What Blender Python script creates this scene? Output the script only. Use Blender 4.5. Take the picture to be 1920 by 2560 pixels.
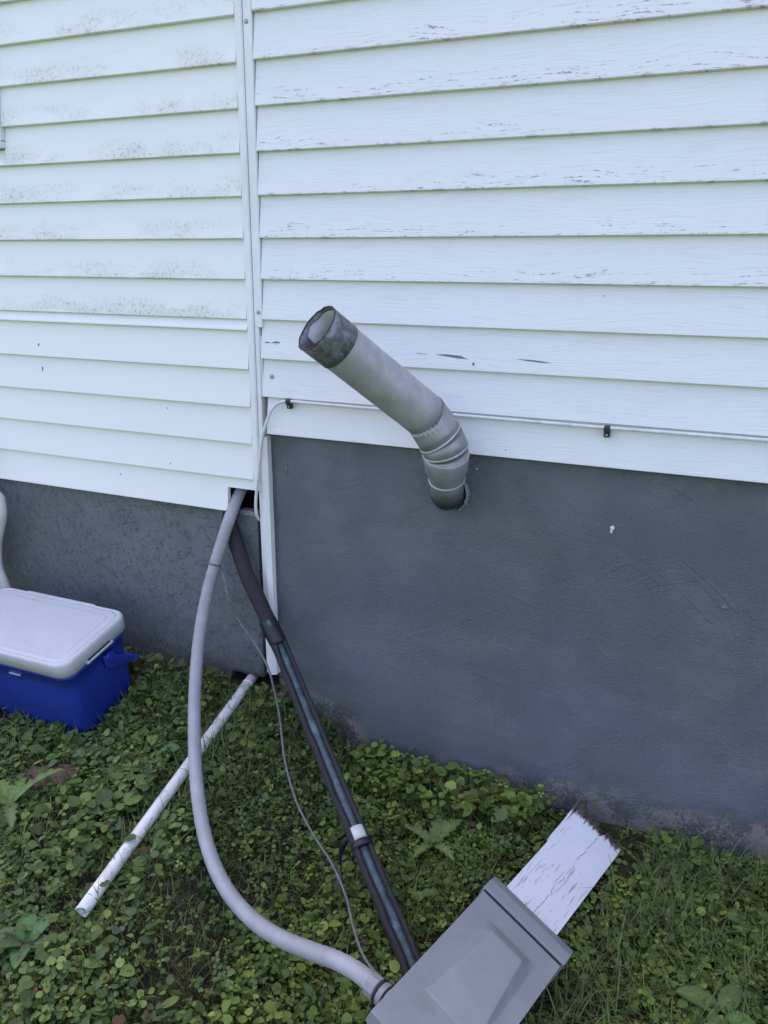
import bpy, math, random
import numpy as np
from mathutils import Vector, Matrix, noise as mn

random.seed(7); rng = np.random.default_rng(11)
for o in list(bpy.data.objects): bpy.data.objects.remove(o)
scene = bpy.context.scene
COL = scene.collection

# ------------------------------------------------------------------ camera
cam_d = bpy.data.cameras.new('camera'); cam = bpy.data.objects.new('camera', cam_d); COL.objects.link(cam)
yaw, pit, rol = math.radians(22.996), math.radians(17.013), math.radians(-0.493)
fwd = Vector((-math.sin(yaw)*math.cos(pit), math.cos(yaw)*math.cos(pit), -math.sin(pit)))
rt = Vector((math.cos(yaw), math.sin(yaw), 0)); dn = fwd.cross(rt)
r2 = math.cos(rol)*rt + math.sin(rol)*dn; d2 = -math.sin(rol)*rt + math.cos(rol)*dn
m3 = Matrix((r2, -d2, -fwd)).transposed()
cam.matrix_world = Matrix.Translation((1.1398, -1.8686, 1.4372)) @ m3.to_4x4()
cam_d.sensor_fit = 'VERTICAL'; cam_d.sensor_height = 36; cam_d.lens = 1993.4/2560*36
cam_d.clip_start = 0.05; cam_d.clip_end = 500
scene.camera = cam

# ------------------------------------------------------------------ light: the sun is behind the house, this side is in open shade
SUN_EL, SUN_AZ = math.radians(62), math.radians(-36)      # azimuth from +Y, negative to the left
world = bpy.data.worlds.new('World'); scene.world = world; world.use_nodes = True
wn = world.node_tree; bg = wn.nodes['Background']
sky = wn.nodes.new('ShaderNodeTexSky'); sky.sky_type = 'NISHITA'; sky.sun_disc = False
sky.sun_elevation = SUN_EL; sky.sun_rotation = SUN_AZ
sky.air_density = 1.0; sky.dust_density = 3.4; sky.ozone_density = 1.5
wn.links.new(sky.outputs[0], bg.inputs[0]); bg.inputs[1].default_value = 0.13
sd = bpy.data.lights.new('sun', 'SUN'); sd.energy = 3.0; sd.angle = math.radians(0.53); sd.color = (1, .95, .88)
sun = bpy.data.objects.new('sun', sd); COL.objects.link(sun)
tos = Vector((math.sin(SUN_AZ)*math.cos(SUN_EL), math.cos(SUN_AZ)*math.cos(SUN_EL), math.sin(SUN_EL)))
sun.rotation_euler = tos.to_track_quat('Z', 'Y').to_euler()
sun.location = (0, 5, 6)
vs = scene.view_settings
vs.view_transform = 'Standard'; vs.look = 'None'; vs.gamma = 1; vs.use_curve_mapping = False
vs.exposure = 2.17
vs.use_white_balance = True; vs.white_balance_temperature = 6950; vs.white_balance_tint = 23     # the phone's own colour balance in blue shade

# ------------------------------------------------------------------ node helpers
def sock(nt, inp, v):
    if isinstance(v, bpy.types.NodeSocket): nt.links.new(v, inp)
    elif v is not None:
        if isinstance(v, tuple) and inp.type == 'RGBA' and len(v) == 3: v = (*v, 1)
        inp.default_value = v
def nd(nt, typ, out=0, props=None, **kw):
    n = nt.nodes.new(typ)
    for k, v in (props or {}).items(): setattr(n, k, v)
    for k, v in kw.items(): sock(nt, n.inputs[k.replace('_', ' ')] if not k.startswith('i') or not k[1:].isdigit() else n.inputs[int(k[1:])], v)
    return n.outputs[out]
def mixc(nt, f, a, b, mode='MIX'):
    n = nt.nodes.new('ShaderNodeMix'); n.data_type = 'RGBA'; n.blend_type = mode
    sock(nt, n.inputs[0], f); sock(nt, n.inputs[6], a); sock(nt, n.inputs[7], b); return n.outputs[2]
def ma(nt, op, a, b=0.0):
    n = nt.nodes.new('ShaderNodeMath'); n.operation = op; sock(nt, n.inputs[0], a); sock(nt, n.inputs[1], b); return n.outputs[0]
def mr(nt, v, a, b, c=0.0, d=1.0):
    n = nt.nodes.new('ShaderNodeMapRange'); n.interpolation_type = 'SMOOTHSTEP'
    sock(nt, n.inputs[0], v)
    for i, x in enumerate((a, b, c, d)): n.inputs[1+i].default_value = x
    return n.outputs[0]
def vscale(nt, v, s, add=None):
    n = nt.nodes.new('ShaderNodeVectorMath'); n.operation = 'MULTIPLY'; sock(nt, n.inputs[0], v); n.inputs[1].default_value = s
    o = n.outputs[0]
    if add is not None:
        m = nt.nodes.new('ShaderNodeVectorMath'); m.operation = 'ADD'; nt.links.new(o, m.inputs[0]); sock(nt, m.inputs[1], add); o = m.outputs[0]
    return o
def noi(nt, vec, scale, detail=4, rough=.55, dist=0.0, out=0):
    return nd(nt, 'ShaderNodeTexNoise', out=out, Vector=vec, Scale=scale, Detail=detail, Roughness=rough, Distortion=dist)
def bump(nt, h, strength=.3, dist=.002, normal=None):
    return nd(nt, 'ShaderNodeBump', Height=h, Strength=strength, Distance=dist, Normal=normal)
def mat(name, base=(.5, .5, .5), rough=.5, metal=0.0, spec=.5):
    m = bpy.data.materials.new(name); m.use_nodes = True; nt = m.node_tree; b = nt.nodes['Principled BSDF']
    sock(nt, b.inputs['Base Color'], base); b.inputs['Roughness'].default_value = rough
    b.inputs['Metallic'].default_value = metal; b.inputs['Specular IOR Level'].default_value = spec
    return m, nt, b
def pos(nt): return nd(nt, 'ShaderNodeNewGeometry')
def objc(nt): return nd(nt, 'ShaderNodeTexCoord', out=3)
def genc(nt): return nd(nt, 'ShaderNodeTexCoord', out=0)
def sep(nt, v, i): return nd(nt, 'ShaderNodeSeparateXYZ', out=i, i0=v)
def orand(nt): return nd(nt, 'ShaderNodeObjectInfo', out=5)
def col(nt, b, c): sock(nt, b.inputs['Base Color'], c)
def nrm(nt, b, n): nt.links.new(n, b.inputs['Normal'])

MT = {}
def simple(name, base, rough=.5, metal=0.0, var=.25, vscale_=30.0, bmp=.15, bdist=.001, spec=.5, dirt=None, dirt_amt=.5):
    m, nt, b = mat(name, base, rough, metal, spec); p = pos(nt)
    n1 = noi(nt, p, vscale_, 6, .6)
    dk = tuple(c*(1-var) for c in base); lt = tuple(min(1, c*(1+var)) for c in base)
    c = mixc(nt, mr(nt, n1, .3, .7), dk, lt)
    if dirt:
        c = mixc(nt, ma(nt, 'MULTIPLY', mr(nt, noi(nt, p, vscale_*.35, 8, .7), .52, .7), dirt_amt), c, dirt)
    col(nt, b, c)
    if bmp: nrm(nt, b, bump(nt, noi(nt, p, vscale_*6, 4, .6), bmp, bdist))
    MT[name] = m; return m

def make_materials():
    # right-hand siding: painted board with pressed wood grain, paint worn off the grain along the lower edges
    m, nt, b = mat('siding_grain', (.8, .8, .8), .5, 0, .35); p = objc(nt); rnd = orand(nt)
    off = nd(nt, 'ShaderNodeCombineXYZ', X=ma(nt, 'MULTIPLY', rnd, 37.0), Y=0.0, Z=ma(nt, 'MULTIPLY', rnd, 11.0))
    pw = vscale(nt, p, (1, 1, 1), off)
    warp = noi(nt, vscale(nt, pw, (3.2, 1, 9)), 1.0, 2, .5)
    zz = ma(nt, 'ADD', sep(nt, pw, 2), ma(nt, 'MULTIPLY', warp, .07))
    gv = nd(nt, 'ShaderNodeCombineXYZ', X=ma(nt, 'MULTIPLY', sep(nt, pw, 0), 9.0), Y=0.0, Z=ma(nt, 'MULTIPLY', zz, 250.0))
    grain = noi(nt, gv, 1.0, 3, .6)
    gz_ = sep(nt, genc(nt), 2)
    low = mr(nt, gz_, .48, .05); edge = mr(nt, gz_, .07, .015)
    wz = sep(nt, pos(nt), 2)
    patch = mr(nt, noi(nt, vscale(nt, pw, (2.3, 1, 5)), 1.0, 3, .6), .36, .54)
    hi = mr(nt, wz, 1.28, 1.45)
    fine = noi(nt, vscale(nt, pw, (60, 1, 140)), 1.0, 3, .6)
    gm = mr(nt, grain, .54, .62)
    f1 = ma(nt, 'MULTIPLY', ma(nt, 'MULTIPLY', gm, mr(nt, fine, .46, .62)), ma(nt, 'MULTIPLY', low, ma(nt, 'MULTIPLY', patch, ma(nt, 'ADD', ma(nt, 'MULTIPLY', hi, .92), .08))))
    f2 = ma(nt, 'MULTIPLY', ma(nt, 'MULTIPLY', edge, mr(nt, noi(nt, vscale(nt, pw, (30, 1, 60)), 1.0, 4, .7), .52, .66)), ma(nt, 'MULTIPLY', ma(nt, 'ADD', hi, .1), .8))
    spots = mr(nt, noi(nt, vscale(nt, pw, (38, 1, 38)), 1.0, 1, .4), .80, .83)
    c = mixc(nt, noi(nt, pw, 1.7, 3), (.77, .785, .79), (.70, .72, .735))
    c = mixc(nt, ma(nt, 'MULTIPLY', mr(nt, grain, .50, .64), .13), c, (.42, .42, .44))
    c = mixc(nt, ma(nt, 'MULTIPLY', mr(nt, f1, .08, .5), .75), c, (.22, .215, .22)); c = mixc(nt, ma(nt, 'MULTIPLY', f2, .7), c, (.20, .20, .18)); c = mixc(nt, ma(nt, 'MULTIPLY', spots, .7), c, (.12, .11, .1))
    col(nt, b, c)
    nrm(nt, b, bump(nt, grain, .5, .0018, bump(nt, fine, .1, .0006))); MT['siding_grain'] = m
    # left-hand siding: smooth white vinyl, mildew specks low on the upper courses
    m, nt, b = mat('siding_vinyl', (.8, .8, .8), .42, 0, .4); p = objc(nt); rnd = orand(nt)
    off = nd(nt, 'ShaderNodeCombineXYZ', X=ma(nt, 'MULTIPLY', rnd, 53.0), Y=0.0, Z=ma(nt, 'MULTIPLY', rnd, 17.0)); pw = vscale(nt, p, (1, 1, 1), off)
    gz_ = sep(nt, genc(nt), 2); wz = sep(nt, pos(nt), 2)
    low = mr(nt, gz_, .62, .03); hi = mr(nt, wz, 1.27, 1.32)
    blot = mr(nt, noi(nt, vscale(nt, pw, (4.5, 1, 12)), 1.0, 4, .65), .42, .64)
    spk = mr(nt, noi(nt, vscale(nt, pw, (110, 1, 110)), 1.0, 5, .75), .50, .62)
    mil = ma(nt, 'MULTIPLY', ma(nt, 'MULTIPLY', spk, blot), ma(nt, 'MULTIPLY', low, hi))
    haze_ = ma(nt, 'MULTIPLY', ma(nt, 'MULTIPLY', blot, ma(nt, 'MULTIPLY', low, hi)), .38)
    spots = mr(nt, noi(nt, vscale(nt, pw, (34, 1, 34)), 1.0, 1, .4), .80, .83)
    c = mixc(nt, noi(nt, pw, 1.3, 3), (.79, .80, .765), (.74, .765, .76))
    c = mixc(nt, haze_, c, (.52, .53, .45)); c = mixc(nt, ma(nt, 'MULTIPLY', mil, .9), c, (.27, .275, .22)); c = mixc(nt, ma(nt, 'MULTIPLY', spots, .7), c, (.12, .12, .1))
    col(nt, b, c)
    nrm(nt, b, bump(nt, noi(nt, vscale(nt, pw, (8, 1, 150)), 1.0, 3), .10, .0010)); MT['siding_vinyl'] = m
    # right-hand foundation: trowelled render under blue-grey paint, flaking near the soil
    m, nt, b = mat('render_paint', (.1, .12, .14), .62, 0, .35); p = pos(nt)
    hg = nd(nt, 'ShaderNodeAttribute', out=2, props={'attribute_name': 'hg'})
    tone = noi(nt, p, 2.2, 4, .55); tone2 = noi(nt, vscale(nt, p, (1, 1, .7)), 7, 5, .65)
    c = mixc(nt, mr(nt, tone, .35, .65), (.122, .150, .160), (.140, .160, .198))
    c = mixc(nt, ma(nt, 'MULTIPLY', mr(nt, tone2, .45, .7), .45), c, (.104, .130, .132))
    fl = noi(nt, p, 230, 4, .7); c = mixc(nt, ma(nt, 'MULTIPLY', mr(nt, fl, .57, .68), .45), c, (.22, .245, .27)); c = mixc(nt, ma(nt, 'MULTIPLY', mr(nt, fl, .45, .34), .45), c, (.055, .070, .080))
    wet = ma(nt, 'ADD', hg, ma(nt, 'MULTIPLY', ma(nt, 'SUBTRACT', noi(nt, p, 5.5, 5, .65), .5), .32))
    c = mixc(nt, ma(nt, 'MULTIPLY', mr(nt, wet, .16, .02), .75), c, (.052, .050, .050))
    peel = ma(nt, 'MULTIPLY', mr(nt, wet, .11, .055), mr(nt, ma(nt, 'ADD', ma(nt, 'MULTIPLY', noi(nt, p, 110, 5, .75), .55), ma(nt, 'MULTIPLY', noi(nt, p, 12, 3), .45)), .47, .53))
    c = mixc(nt, ma(nt, 'MULTIPLY', peel, .85), c, mixc(nt, noi(nt, p, 160, 3), (.17, .135, .125), (.34, .295, .27)))
    dpk = mr(nt, noi(nt, vscale(nt, p, (1, 1, 1)), 3.1, 3), .42, .60); c = mixc(nt, ma(nt, 'MULTIPLY', dpk, .35), c, (.140, .168, .166))
    col(nt, b, c)
    arcs = noi(nt, vscale(nt, p, (14, 1, 40)), 1.0, 4, .6, 1.5)
    rough_ = mr(nt, noi(nt, p, 4.5, 4, .6), .36, .62, .55, 1.25)
    h = ma(nt, 'ADD', ma(nt, 'MULTIPLY', ma(nt, 'MULTIPLY', noi(nt, p, 230, 4, .66), 1.15), rough_), ma(nt, 'MULTIPLY', arcs, .30))
    for (cx, cz, f, lo_) in ((.62, .10, 30, .60), (.25, .95, 24, .64), (1.25, .35, 27, .62)):       # sweeps of the trowel
        d = nt.nodes.new('ShaderNodeVectorMath'); d.operation = 'DISTANCE'; nt.links.new(p, d.inputs[0]); d.inputs[1].default_value = (cx, .01, cz)
        rr = nd(nt, 'ShaderNodeCombineXYZ', X=ma(nt, 'MULTIPLY', d.outputs['Value'], f), Y=ma(nt, 'MULTIPLY', sep(nt, p, 0), 2.0), Z=cx)
        tr_ = ma(nt, 'MULTIPLY', mr(nt, noi(nt, rr, 1.0, 2, .5), lo_, lo_+.03), mr(nt, noi(nt, p, 5, 3), .48, .60))
        h = ma(nt, 'ADD', h, ma(nt, 'MULTIPLY', tr_, .22))
    nrm(nt, b, bump(nt, h, 1.0, .006, bump(nt, noi(nt, p, 22, 4), .45, .010))); MT['render_paint'] = m
    # left-hand foundation: painted flake-board skirt
    m, nt, b = mat('flakeboard_paint', (.1, .12, .13), .6, 0, .4); p = pos(nt)
    hg = nd(nt, 'ShaderNodeAttribute', out=2, props={'attribute_name': 'hg'})
    hs = None
    ht = 0.0
    for i, (ang, sc) in enumerate(((.25, 13), (1.0, 10), (-.6, 12), (1.75, 15), (-1.2, 10))):
        r = nd(nt, 'ShaderNodeVectorRotate', props={'rotation_type': 'Y_AXIS'}, Vector=p, Angle=ang)
        v = noi(nt, vscale(nt, r, (sc, 1, sc*4.2), (i*3.1, 0, i*7.7)), 1.0, 4, .62, .5)
        s = mr(nt, v, .60, .612)                      # hard-edged flakes
        ht = ma(nt, 'ADD', ma(nt, 'MULTIPLY', s, .35), ht); hs = s if hs is None else ma(nt, 'MAXIMUM', hs, s)
    c = mixc(nt, mr(nt, noi(nt, p, 3.1, 4), .35, .65), (.118, .140, .138), (.140, .156, .178))
    c = mixc(nt, ma(nt, 'MULTIPLY', mr(nt, noi(nt, p, 11, 5, .7), .5, .68), .5), c, (.090, .106, .110))
    c = mixc(nt, ma(nt, 'MULTIPLY', mr(nt, hs, .05, .5), .30), c, (.15, .17, .195))
    scrat = nd(nt, 'ShaderNodeVectorRotate', props={'rotation_type': 'Y_AXIS'}, Vector=p, Angle=.5)
    c = mixc(nt, ma(nt, 'MULTIPLY', mr(nt, noi(nt, vscale(nt, scrat, (14, 1, 70)), 1.0, 3, .6, .6), .745, .76), .6), c, (.32, .33, .32))
    wet = ma(nt, 'ADD', hg, ma(nt, 'MULTIPLY', ma(nt, 'SUBTRACT', noi(nt, p, 9, 5, .65), .5), .26))
    c = mixc(nt, ma(nt, 'MULTIPLY', mr(nt, wet, .14, .0), .6), c, (.05, .047, .045))
    peel = ma(nt, 'MULTIPLY', mr(nt, wet, .05, .0), mr(nt, noi(nt, p, 60, 5, .7), .48, .58))
    c = mixc(nt, ma(nt, 'MULTIPLY', peel, .8), c, (.19, .145, .13)); col(nt, b, c)
    nrm(nt, b, bump(nt, ht, 1.0, .008, bump(nt, noi(nt, p, 34, 6, .7), .55, .008))); MT['flakeboard_paint'] = m
    # soil
    m, nt, b = mat('soil', (.04, .03, .02), .9, 0, .2); p = pos(nt)
    c = mixc(nt, mr(nt, noi(nt, p, 6, 5, .6), .4, .62), (.030, .023, .017), (.060, .046, .026))
    c = mixc(nt, ma(nt, 'MULTIPLY', mr(nt, noi(nt, p, 4, 4), .45, .6), .7), c, (.040, .046, .016))
    far = mr(nt, sep(nt, p, 1), -1.6, -2.6); c = mixc(nt, far, c, mixc(nt, noi(nt, p, 30, 5), (.035, .06, .018), (.08, .12, .035)))
    c = mixc(nt, mr(nt, noi(nt, p, 140, 4, .7), .62, .7), c, (.11, .095, .07)); col(nt, b, c)
    nrm(nt, b, bump(nt, noi(nt, p, 60, 8, .7), .9, .01)); MT['soil'] = m
    # leaves and blades (tint is the leaf's own colour)
    for nm, tr in (('leaf', .22), ('blade', .2)):
        m, nt, b = mat(nm, (.06, .1, .03), .62, 0, .3)
        a = nd(nt, 'ShaderNodeAttribute', props={'attribute_name': 'tint'})
        p = pos(nt); cc = mixc(nt, mr(nt, noi(nt, p, 90, 3), .3, .7), mixc(nt, 1.0, a, (.78, .80, .75), 'MULTIPLY'), a)
        col(nt, b, cc); t = nd(nt, 'ShaderNodeBsdfTranslucent', Color=mixc(nt, 1.0, cc, (1.1, 1.25, .6), 'MULTIPLY'))
        out = nt.nodes['Material Output']; mx = nt.nodes.new('ShaderNodeMixShader'); mx.inputs[0].default_value = tr
        nt.links.new(b.outputs[0], mx.inputs[1]); nt.links.new(t, mx.inputs[2]); nt.links.new(mx.outputs[0], out.inputs[0]); MT[nm] = m
    # galvanised vent
    m, nt, b = mat('galvanised', (.4, .4, .39), .48, .3, .5); p = pos(nt)
    c = mixc(nt, mr(nt, noi(nt, p, 14, 6, .6), .35, .65), (.34, .35, .355), (.45, .46, .475))
    c = mixc(nt, ma(nt, 'MULTIPLY', mr(nt, noi(nt, p, 300, 3, .6), .60, .70), .3), c, (.22, .21, .2)); col(nt, b, c)
    c2 = mr(nt, noi(nt, p, 60, 4), .3, .7, .42, .6); nt.links.new(c2, b.inputs['Roughness'])
    nrm(nt, b, bump(nt, noi(nt, p, 40, 4), .10, .002)); MT['galvanised'] = m
    m, nt, b = mat('galvanised_old', (.3, .3, .29), .46, .4, .5); p = pos(nt)
    c = mixc(nt, mr(nt, noi(nt, p, 18, 6, .65), .35, .65), (.24, .248, .25), (.34, .348, .352))
    c = mixc(nt, ma(nt, 'MULTIPLY', mr(nt, noi(nt, vscale(nt, p, (60, 60, 14)), 1.0, 4, .6), .58, .75), .30), c, (.16, .155, .14)); col(nt, b, c)
    nrm(nt, b, bump(nt, noi(nt, p, 40, 4), .10, .002)); MT['galvanised_old'] = m
    m, nt, b = mat('galvanised_dark', (.15, .16, .17), .5, .5, .5); p = pos(nt)
    c = mixc(nt, mr(nt, noi(nt, p, 55, 5, .65), .35, .65), (.10, .11, .12), (.22, .235, .25))
    c = mixc(nt, mr(nt, noi(nt, p, 75, 5, .7), .61, .68), c, (.10, .045, .025)); c = mixc(nt, mr(nt, noi(nt, p, 110, 4, .7), .66, .72), c, (.34, .36, .38))
    col(nt, b, c); nrm(nt, b, bump(nt, noi(nt, p, 90, 5), .35, .002)); MT['galvanised_dark'] = m
    simple('rust', (.075, .045, .036), .8, .1, .5, 90, .5)
    simple('vent_paint', (.030, .036, .042), .6, 0, .35, 60, .3)
    simple('crack_dark', (.075, .088, .096), .8, 0, .3, 60, .2)
    simple('mortar', (.26, .255, .245), .85, 0, .45, 120, .8, .003, dirt=(.09, .09, .09), dirt_amt=.9)
    simple('trim_white', (.74, .755, .765), .42, 0, .05, 6, .08, .001, dirt=(.50, .50, .46), dirt_amt=.3)
    simple('conduit', (.29, .30, .315), .50, 0, .10, 20, .08, .001, dirt=(.27, .26, .24), dirt_amt=.4)
    simple('plastic_grey', (.200, .214, .222), .52, 0, .07, 12, .06, .0006, dirt=(.125, .13, .12), dirt_amt=.5)
    simple('gasket', (.012, .011, .012), .7, 0, .3, 80, .1)
    simple('foam', (.022, .019, .022), .8, 0, .3, 160, .5, .0012)
    simple('copper_patina', (.050, .085, .095), .6, .2, .4, 40, .25, .001, dirt=(.12, .25, .27), dirt_amt=.8)
    simple('tape_white', (.52, .52, .49), .6, 0, .12, 60, .2)
    simple('tape_black', (.012, .012, .014), .45, 0, .3, 60, .1)
    simple('wire_grey', (.13, .12, .125), .55, 0, .25, 60, .1)
    simple('pvc', (.70, .69, .66), .38, 0, .06, 20, .05, .0006, dirt=(.36, .33, .25), dirt_amt=.6)
    simple('cable_white', (.62, .63, .63), .5, 0, .1, 40, .1, dirt=(.30, .29, .26), dirt_amt=.5)
    simple('clip_black', (.02, .02, .022), .5, 0, .3, 60, .1)
    simple('screw_metal', (.34, .34, .35), .45, .5, .25, 200, .2)
    simple('lid_white', (.52, .535, .55), .42, 0, .03, 9, .03, .0005, dirt=(.42, .42, .41), dirt_amt=.45)
    simple('cooler_blue', (.012, .038, .285), .36, 0, .12, 12, .12, .0008, dirt=(.03, .045, .18), dirt_amt=.6)
    simple('cooler_groove_shade', (.006, .014, .085), .6, 0, .2, 30, .1)  # darker blue: shade of the moulded recess put into the colour
    simple('chair_cream', (.60, .60, .54), .45, 0, .06, 20, .05, dirt=(.34, .33, .27), dirt_amt=.5)
    simple('brick_red', (.115, .062, .046), .9, 0, .4, 60, .9, .004, dirt=(.05, .045, .035), dirt_amt=.8)
    simple('dark_cavity', (.010, .010, .011), .9, 0, .3, 40, .2)
    simple('sheathing', (.10, .10, .10), .8, 0, .3, 20, .2)
    simple('roof_shingle', (.08, .08, .085), .9, 0, .4, 40, .6)
    simple('scrape', (.17, .20, .205), .7, 0, .4, 300, .3)
    simple('flake_white', (.62, .64, .66), .7, 0, .2, 200, .4)
    m, nt, b = mat('glass', (.05, .06, .07), .04, 0, .5); MT['glass'] = m
    # peeling white board
    m, nt, b = mat('peeling_paint', (.75, .75, .76), .6, 0, .3); p = objc(nt)
    ckn = noi(nt, vscale(nt, p, (170, 11, 60)), 1.0, 4, .68, .8); ck = mr(nt, ckn, .60, .625)
    big = mr(nt, noi(nt, vscale(nt, p, (5, 2.4, 5)), 1.0, 3), .44, .58)
    flk = mr(nt, noi(nt, vscale(nt, p, (90, 34, 40), (4, 9, 2)), 1.0, 4, .7), .68, .70)
    yy = sep(nt, p, 1)
    endm = mr(nt, ma(nt, 'ADD', yy, ma(nt, 'MULTIPLY', noi(nt, vscale(nt, p, (120, 16, 60)), 1.0, 4, .6), .075)), .178, .196)
    wood = mixc(nt, noi(nt, vscale(nt, p, (160, 12, 90)), 1.0, 5, .7), (.020, .016, .013), (.17, .135, .10))
    c = mixc(nt, noi(nt, p, 9, 4), (.74, .745, .76), (.64, .645, .65))
    xx = ma(nt, 'ADD', sep(nt, p, 0), ma(nt, 'MULTIPLY', noi(nt, vscale(nt, p, (2, 14, 2)), 1.0, 4, .6), -.045))
    line = ma(nt, 'MULTIPLY', mr(nt, ma(nt, 'ABSOLUTE', ma(nt, 'ADD', xx, .014)), .0016, .0005), mr(nt, noi(nt, vscale(nt, p, (3, 30, 3)), 1.0, 3), .40, .52))
    dm = ma(nt, 'MAXIMUM', ma(nt, 'MAXIMUM', ma(nt, 'MULTIPLY', ck, big), ma(nt, 'MULTIPLY', flk, .8)), line)
    c = mixc(nt, ma(nt, 'MULTIPLY', dm, .8), c, (.30, .275, .245)); c = mixc(nt, endm, c, wood); col(nt, b, c)
    nrm(nt, b, bump(nt, ma(nt, 'ADD', ma(nt, 'MULTIPLY', dm, -1.0), ma(nt, 'MULTIPLY', endm, -1.0)), .6, .0015, bump(nt, noi(nt, vscale(nt, p, (90, 14, 40)), 1.0, 4), .35, .001)))
    MT['peeling_paint'] = m
make_materials()

# ------------------------------------------------------------------ mesh helpers
def empty(name, loc=(0, 0, 0)):
    o = bpy.data.objects.new(name, None); COL.objects.link(o); o.location = loc; o.empty_display_size = .05; return o
def tag(o, label=None, cat=None, group=None, kind=None):
    if label: o['label'] = label
    if cat: o['category'] = cat
    if group: o['group'] = group
    if kind: o['kind'] = kind
    return o
def build(name, V, F, mt, parent=None, smooth=False, at=None):
    """vertices are world coordinates; the object's origin is put at `at` (default: vertex centre)"""
    V = np.asarray(V, float)
    c = V.mean(0) if at is None else np.asarray(at, float)
    me = bpy.data.meshes.new(name); me.from_pydata([tuple(v) for v in (V-c)], [], [tuple(int(i) for i in f) for f in F])
    if mt: me.materials.append(MT[mt])
    if smooth: me.polygons.foreach_set('use_smooth', [True]*len(me.polygons))
    me.update()
    o = bpy.data.objects.new(name, me); COL.objects.link(o)
    if parent is not None:
        o.parent = parent; pw = Vector((0, 0, 0)); q = parent
        while q is not None: pw += q.location; q = q.parent
        o.location = Vector(c) - pw
    else: o.location = c
    return o
def bevel(o, w=.003, seg=2, ang=40):
    b = o.modifiers.new('bevel', 'BEVEL'); b.width = w; b.segments = seg; b.limit_method = 'ANGLE'; b.angle_limit = math.radians(ang); return o
def box(x0, x1, y0, y1, z0, z1):
    V = [(x, y, z) for x in (x0, x1) for y in (y0, y1) for z in (z0, z1)]
    return V, [(0, 1, 3, 2), (4, 6, 7, 5), (0, 4, 5, 1), (2, 3, 7, 6), (0, 2, 6, 4), (1, 5, 7, 3)]
def join(*parts):
    V, F = [], []
    for v, f in parts:
        n = len(V); V += [tuple(x) for x in v]; F += [tuple(i+n for i in q) for q in f]
    return V, F
def catmull(P, n=8):
    P = [np.array(p, float) for p in P]; Q = [2*P[0]-P[1]] + P + [2*P[-1]-P[-2]]; out = []
    for i in range(1, len(Q)-2):
        a, b, c, d = Q[i-1:i+3]
        for k in range(n):
            t = k/n; out.append(.5*((2*b)+(c-a)*t+(2*a-5*b+4*c-d)*t*t+(3*b-a-3*c+d)*t**3))
    out.append(P[-1]); return out
def frames(path, up=(0, 0, 1)):
    path = [np.array(p, float) for p in path]; n = len(path); T = []
    for i in range(n):
        a = path[max(0, i-1)]; b = path[min(n-1, i+1)]; t = b-a; T.append(t/np.linalg.norm(t))
    u = np.array(up, float); u = u - T[0]*(u@T[0])
    if np.linalg.norm(u) < 1e-3: u = np.array((1., 0, 0)) - T[0]*T[0][0]
    u /= np.linalg.norm(u); U = []
    for t in T:
        u = u - t*(u@t); u /= np.linalg.norm(u); U.append(u.copy())
    return path, T, U, [np.cross(t, u) for t, u in zip(T, U)]
def tube(path, rad, n=16, caps=(True, True), up=(0, 0, 1), mod=None):
    path, T, U, Wv = frames(path, up); V, F = [], []
    if not hasattr(rad, '__len__'): rad = [rad]*len(path)
    for i, p in enumerate(path):
        for k in range(n):
            a = 2*math.pi*k/n; r = rad[i] + (mod(i, a) if mod else 0)
            V.append(p + r*(math.cos(a)*U[i] + math.sin(a)*Wv[i]))
    for i in range(len(path)-1):
        for k in range(n):
            F.append((i*n+k, i*n+(k+1) % n, (i+1)*n+(k+1) % n, (i+1)*n+k))
    if caps[0]: F.append(tuple(range(n-1, -1, -1)))
    if caps[1]: F.append(tuple(range((len(path)-1)*n, len(path)*n)))
    return V, F
def hollow(path, ro, ri, n=24, jag=None):
    """open-ended pipe with wall thickness"""
    path, T, U, Wv = frames(path); V, F = [], []; m = len(path)
    for r_ in (ro, ri):
        for i, p in enumerate(path):
            for k in range(n):
                a = 2*math.pi*k/n; q = p + r_*(math.cos(a)*U[i] + math.sin(a)*Wv[i])
                if jag and i == m-1: q = q + T[i]*jag(a)
                V.append(q)
    B = m*n
    for i in range(m-1):
        for k in range(n):
            k2 = (k+1) % n
            F.append((i*n+k, i*n+k2, (i+1)*n+k2, (i+1)*n+k)); F.append((B+i*n+k, B+(i+1)*n+k, B+(i+1)*n+k2, B+i*n+k2))
    for k in range(n):
        k2 = (k+1) % n; e = (m-1)*n
        F.append((e+k, e+k2, B+e+k2, B+e+k)); F.append((k, B+k, B+k2, k2))
    return V, F

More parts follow.
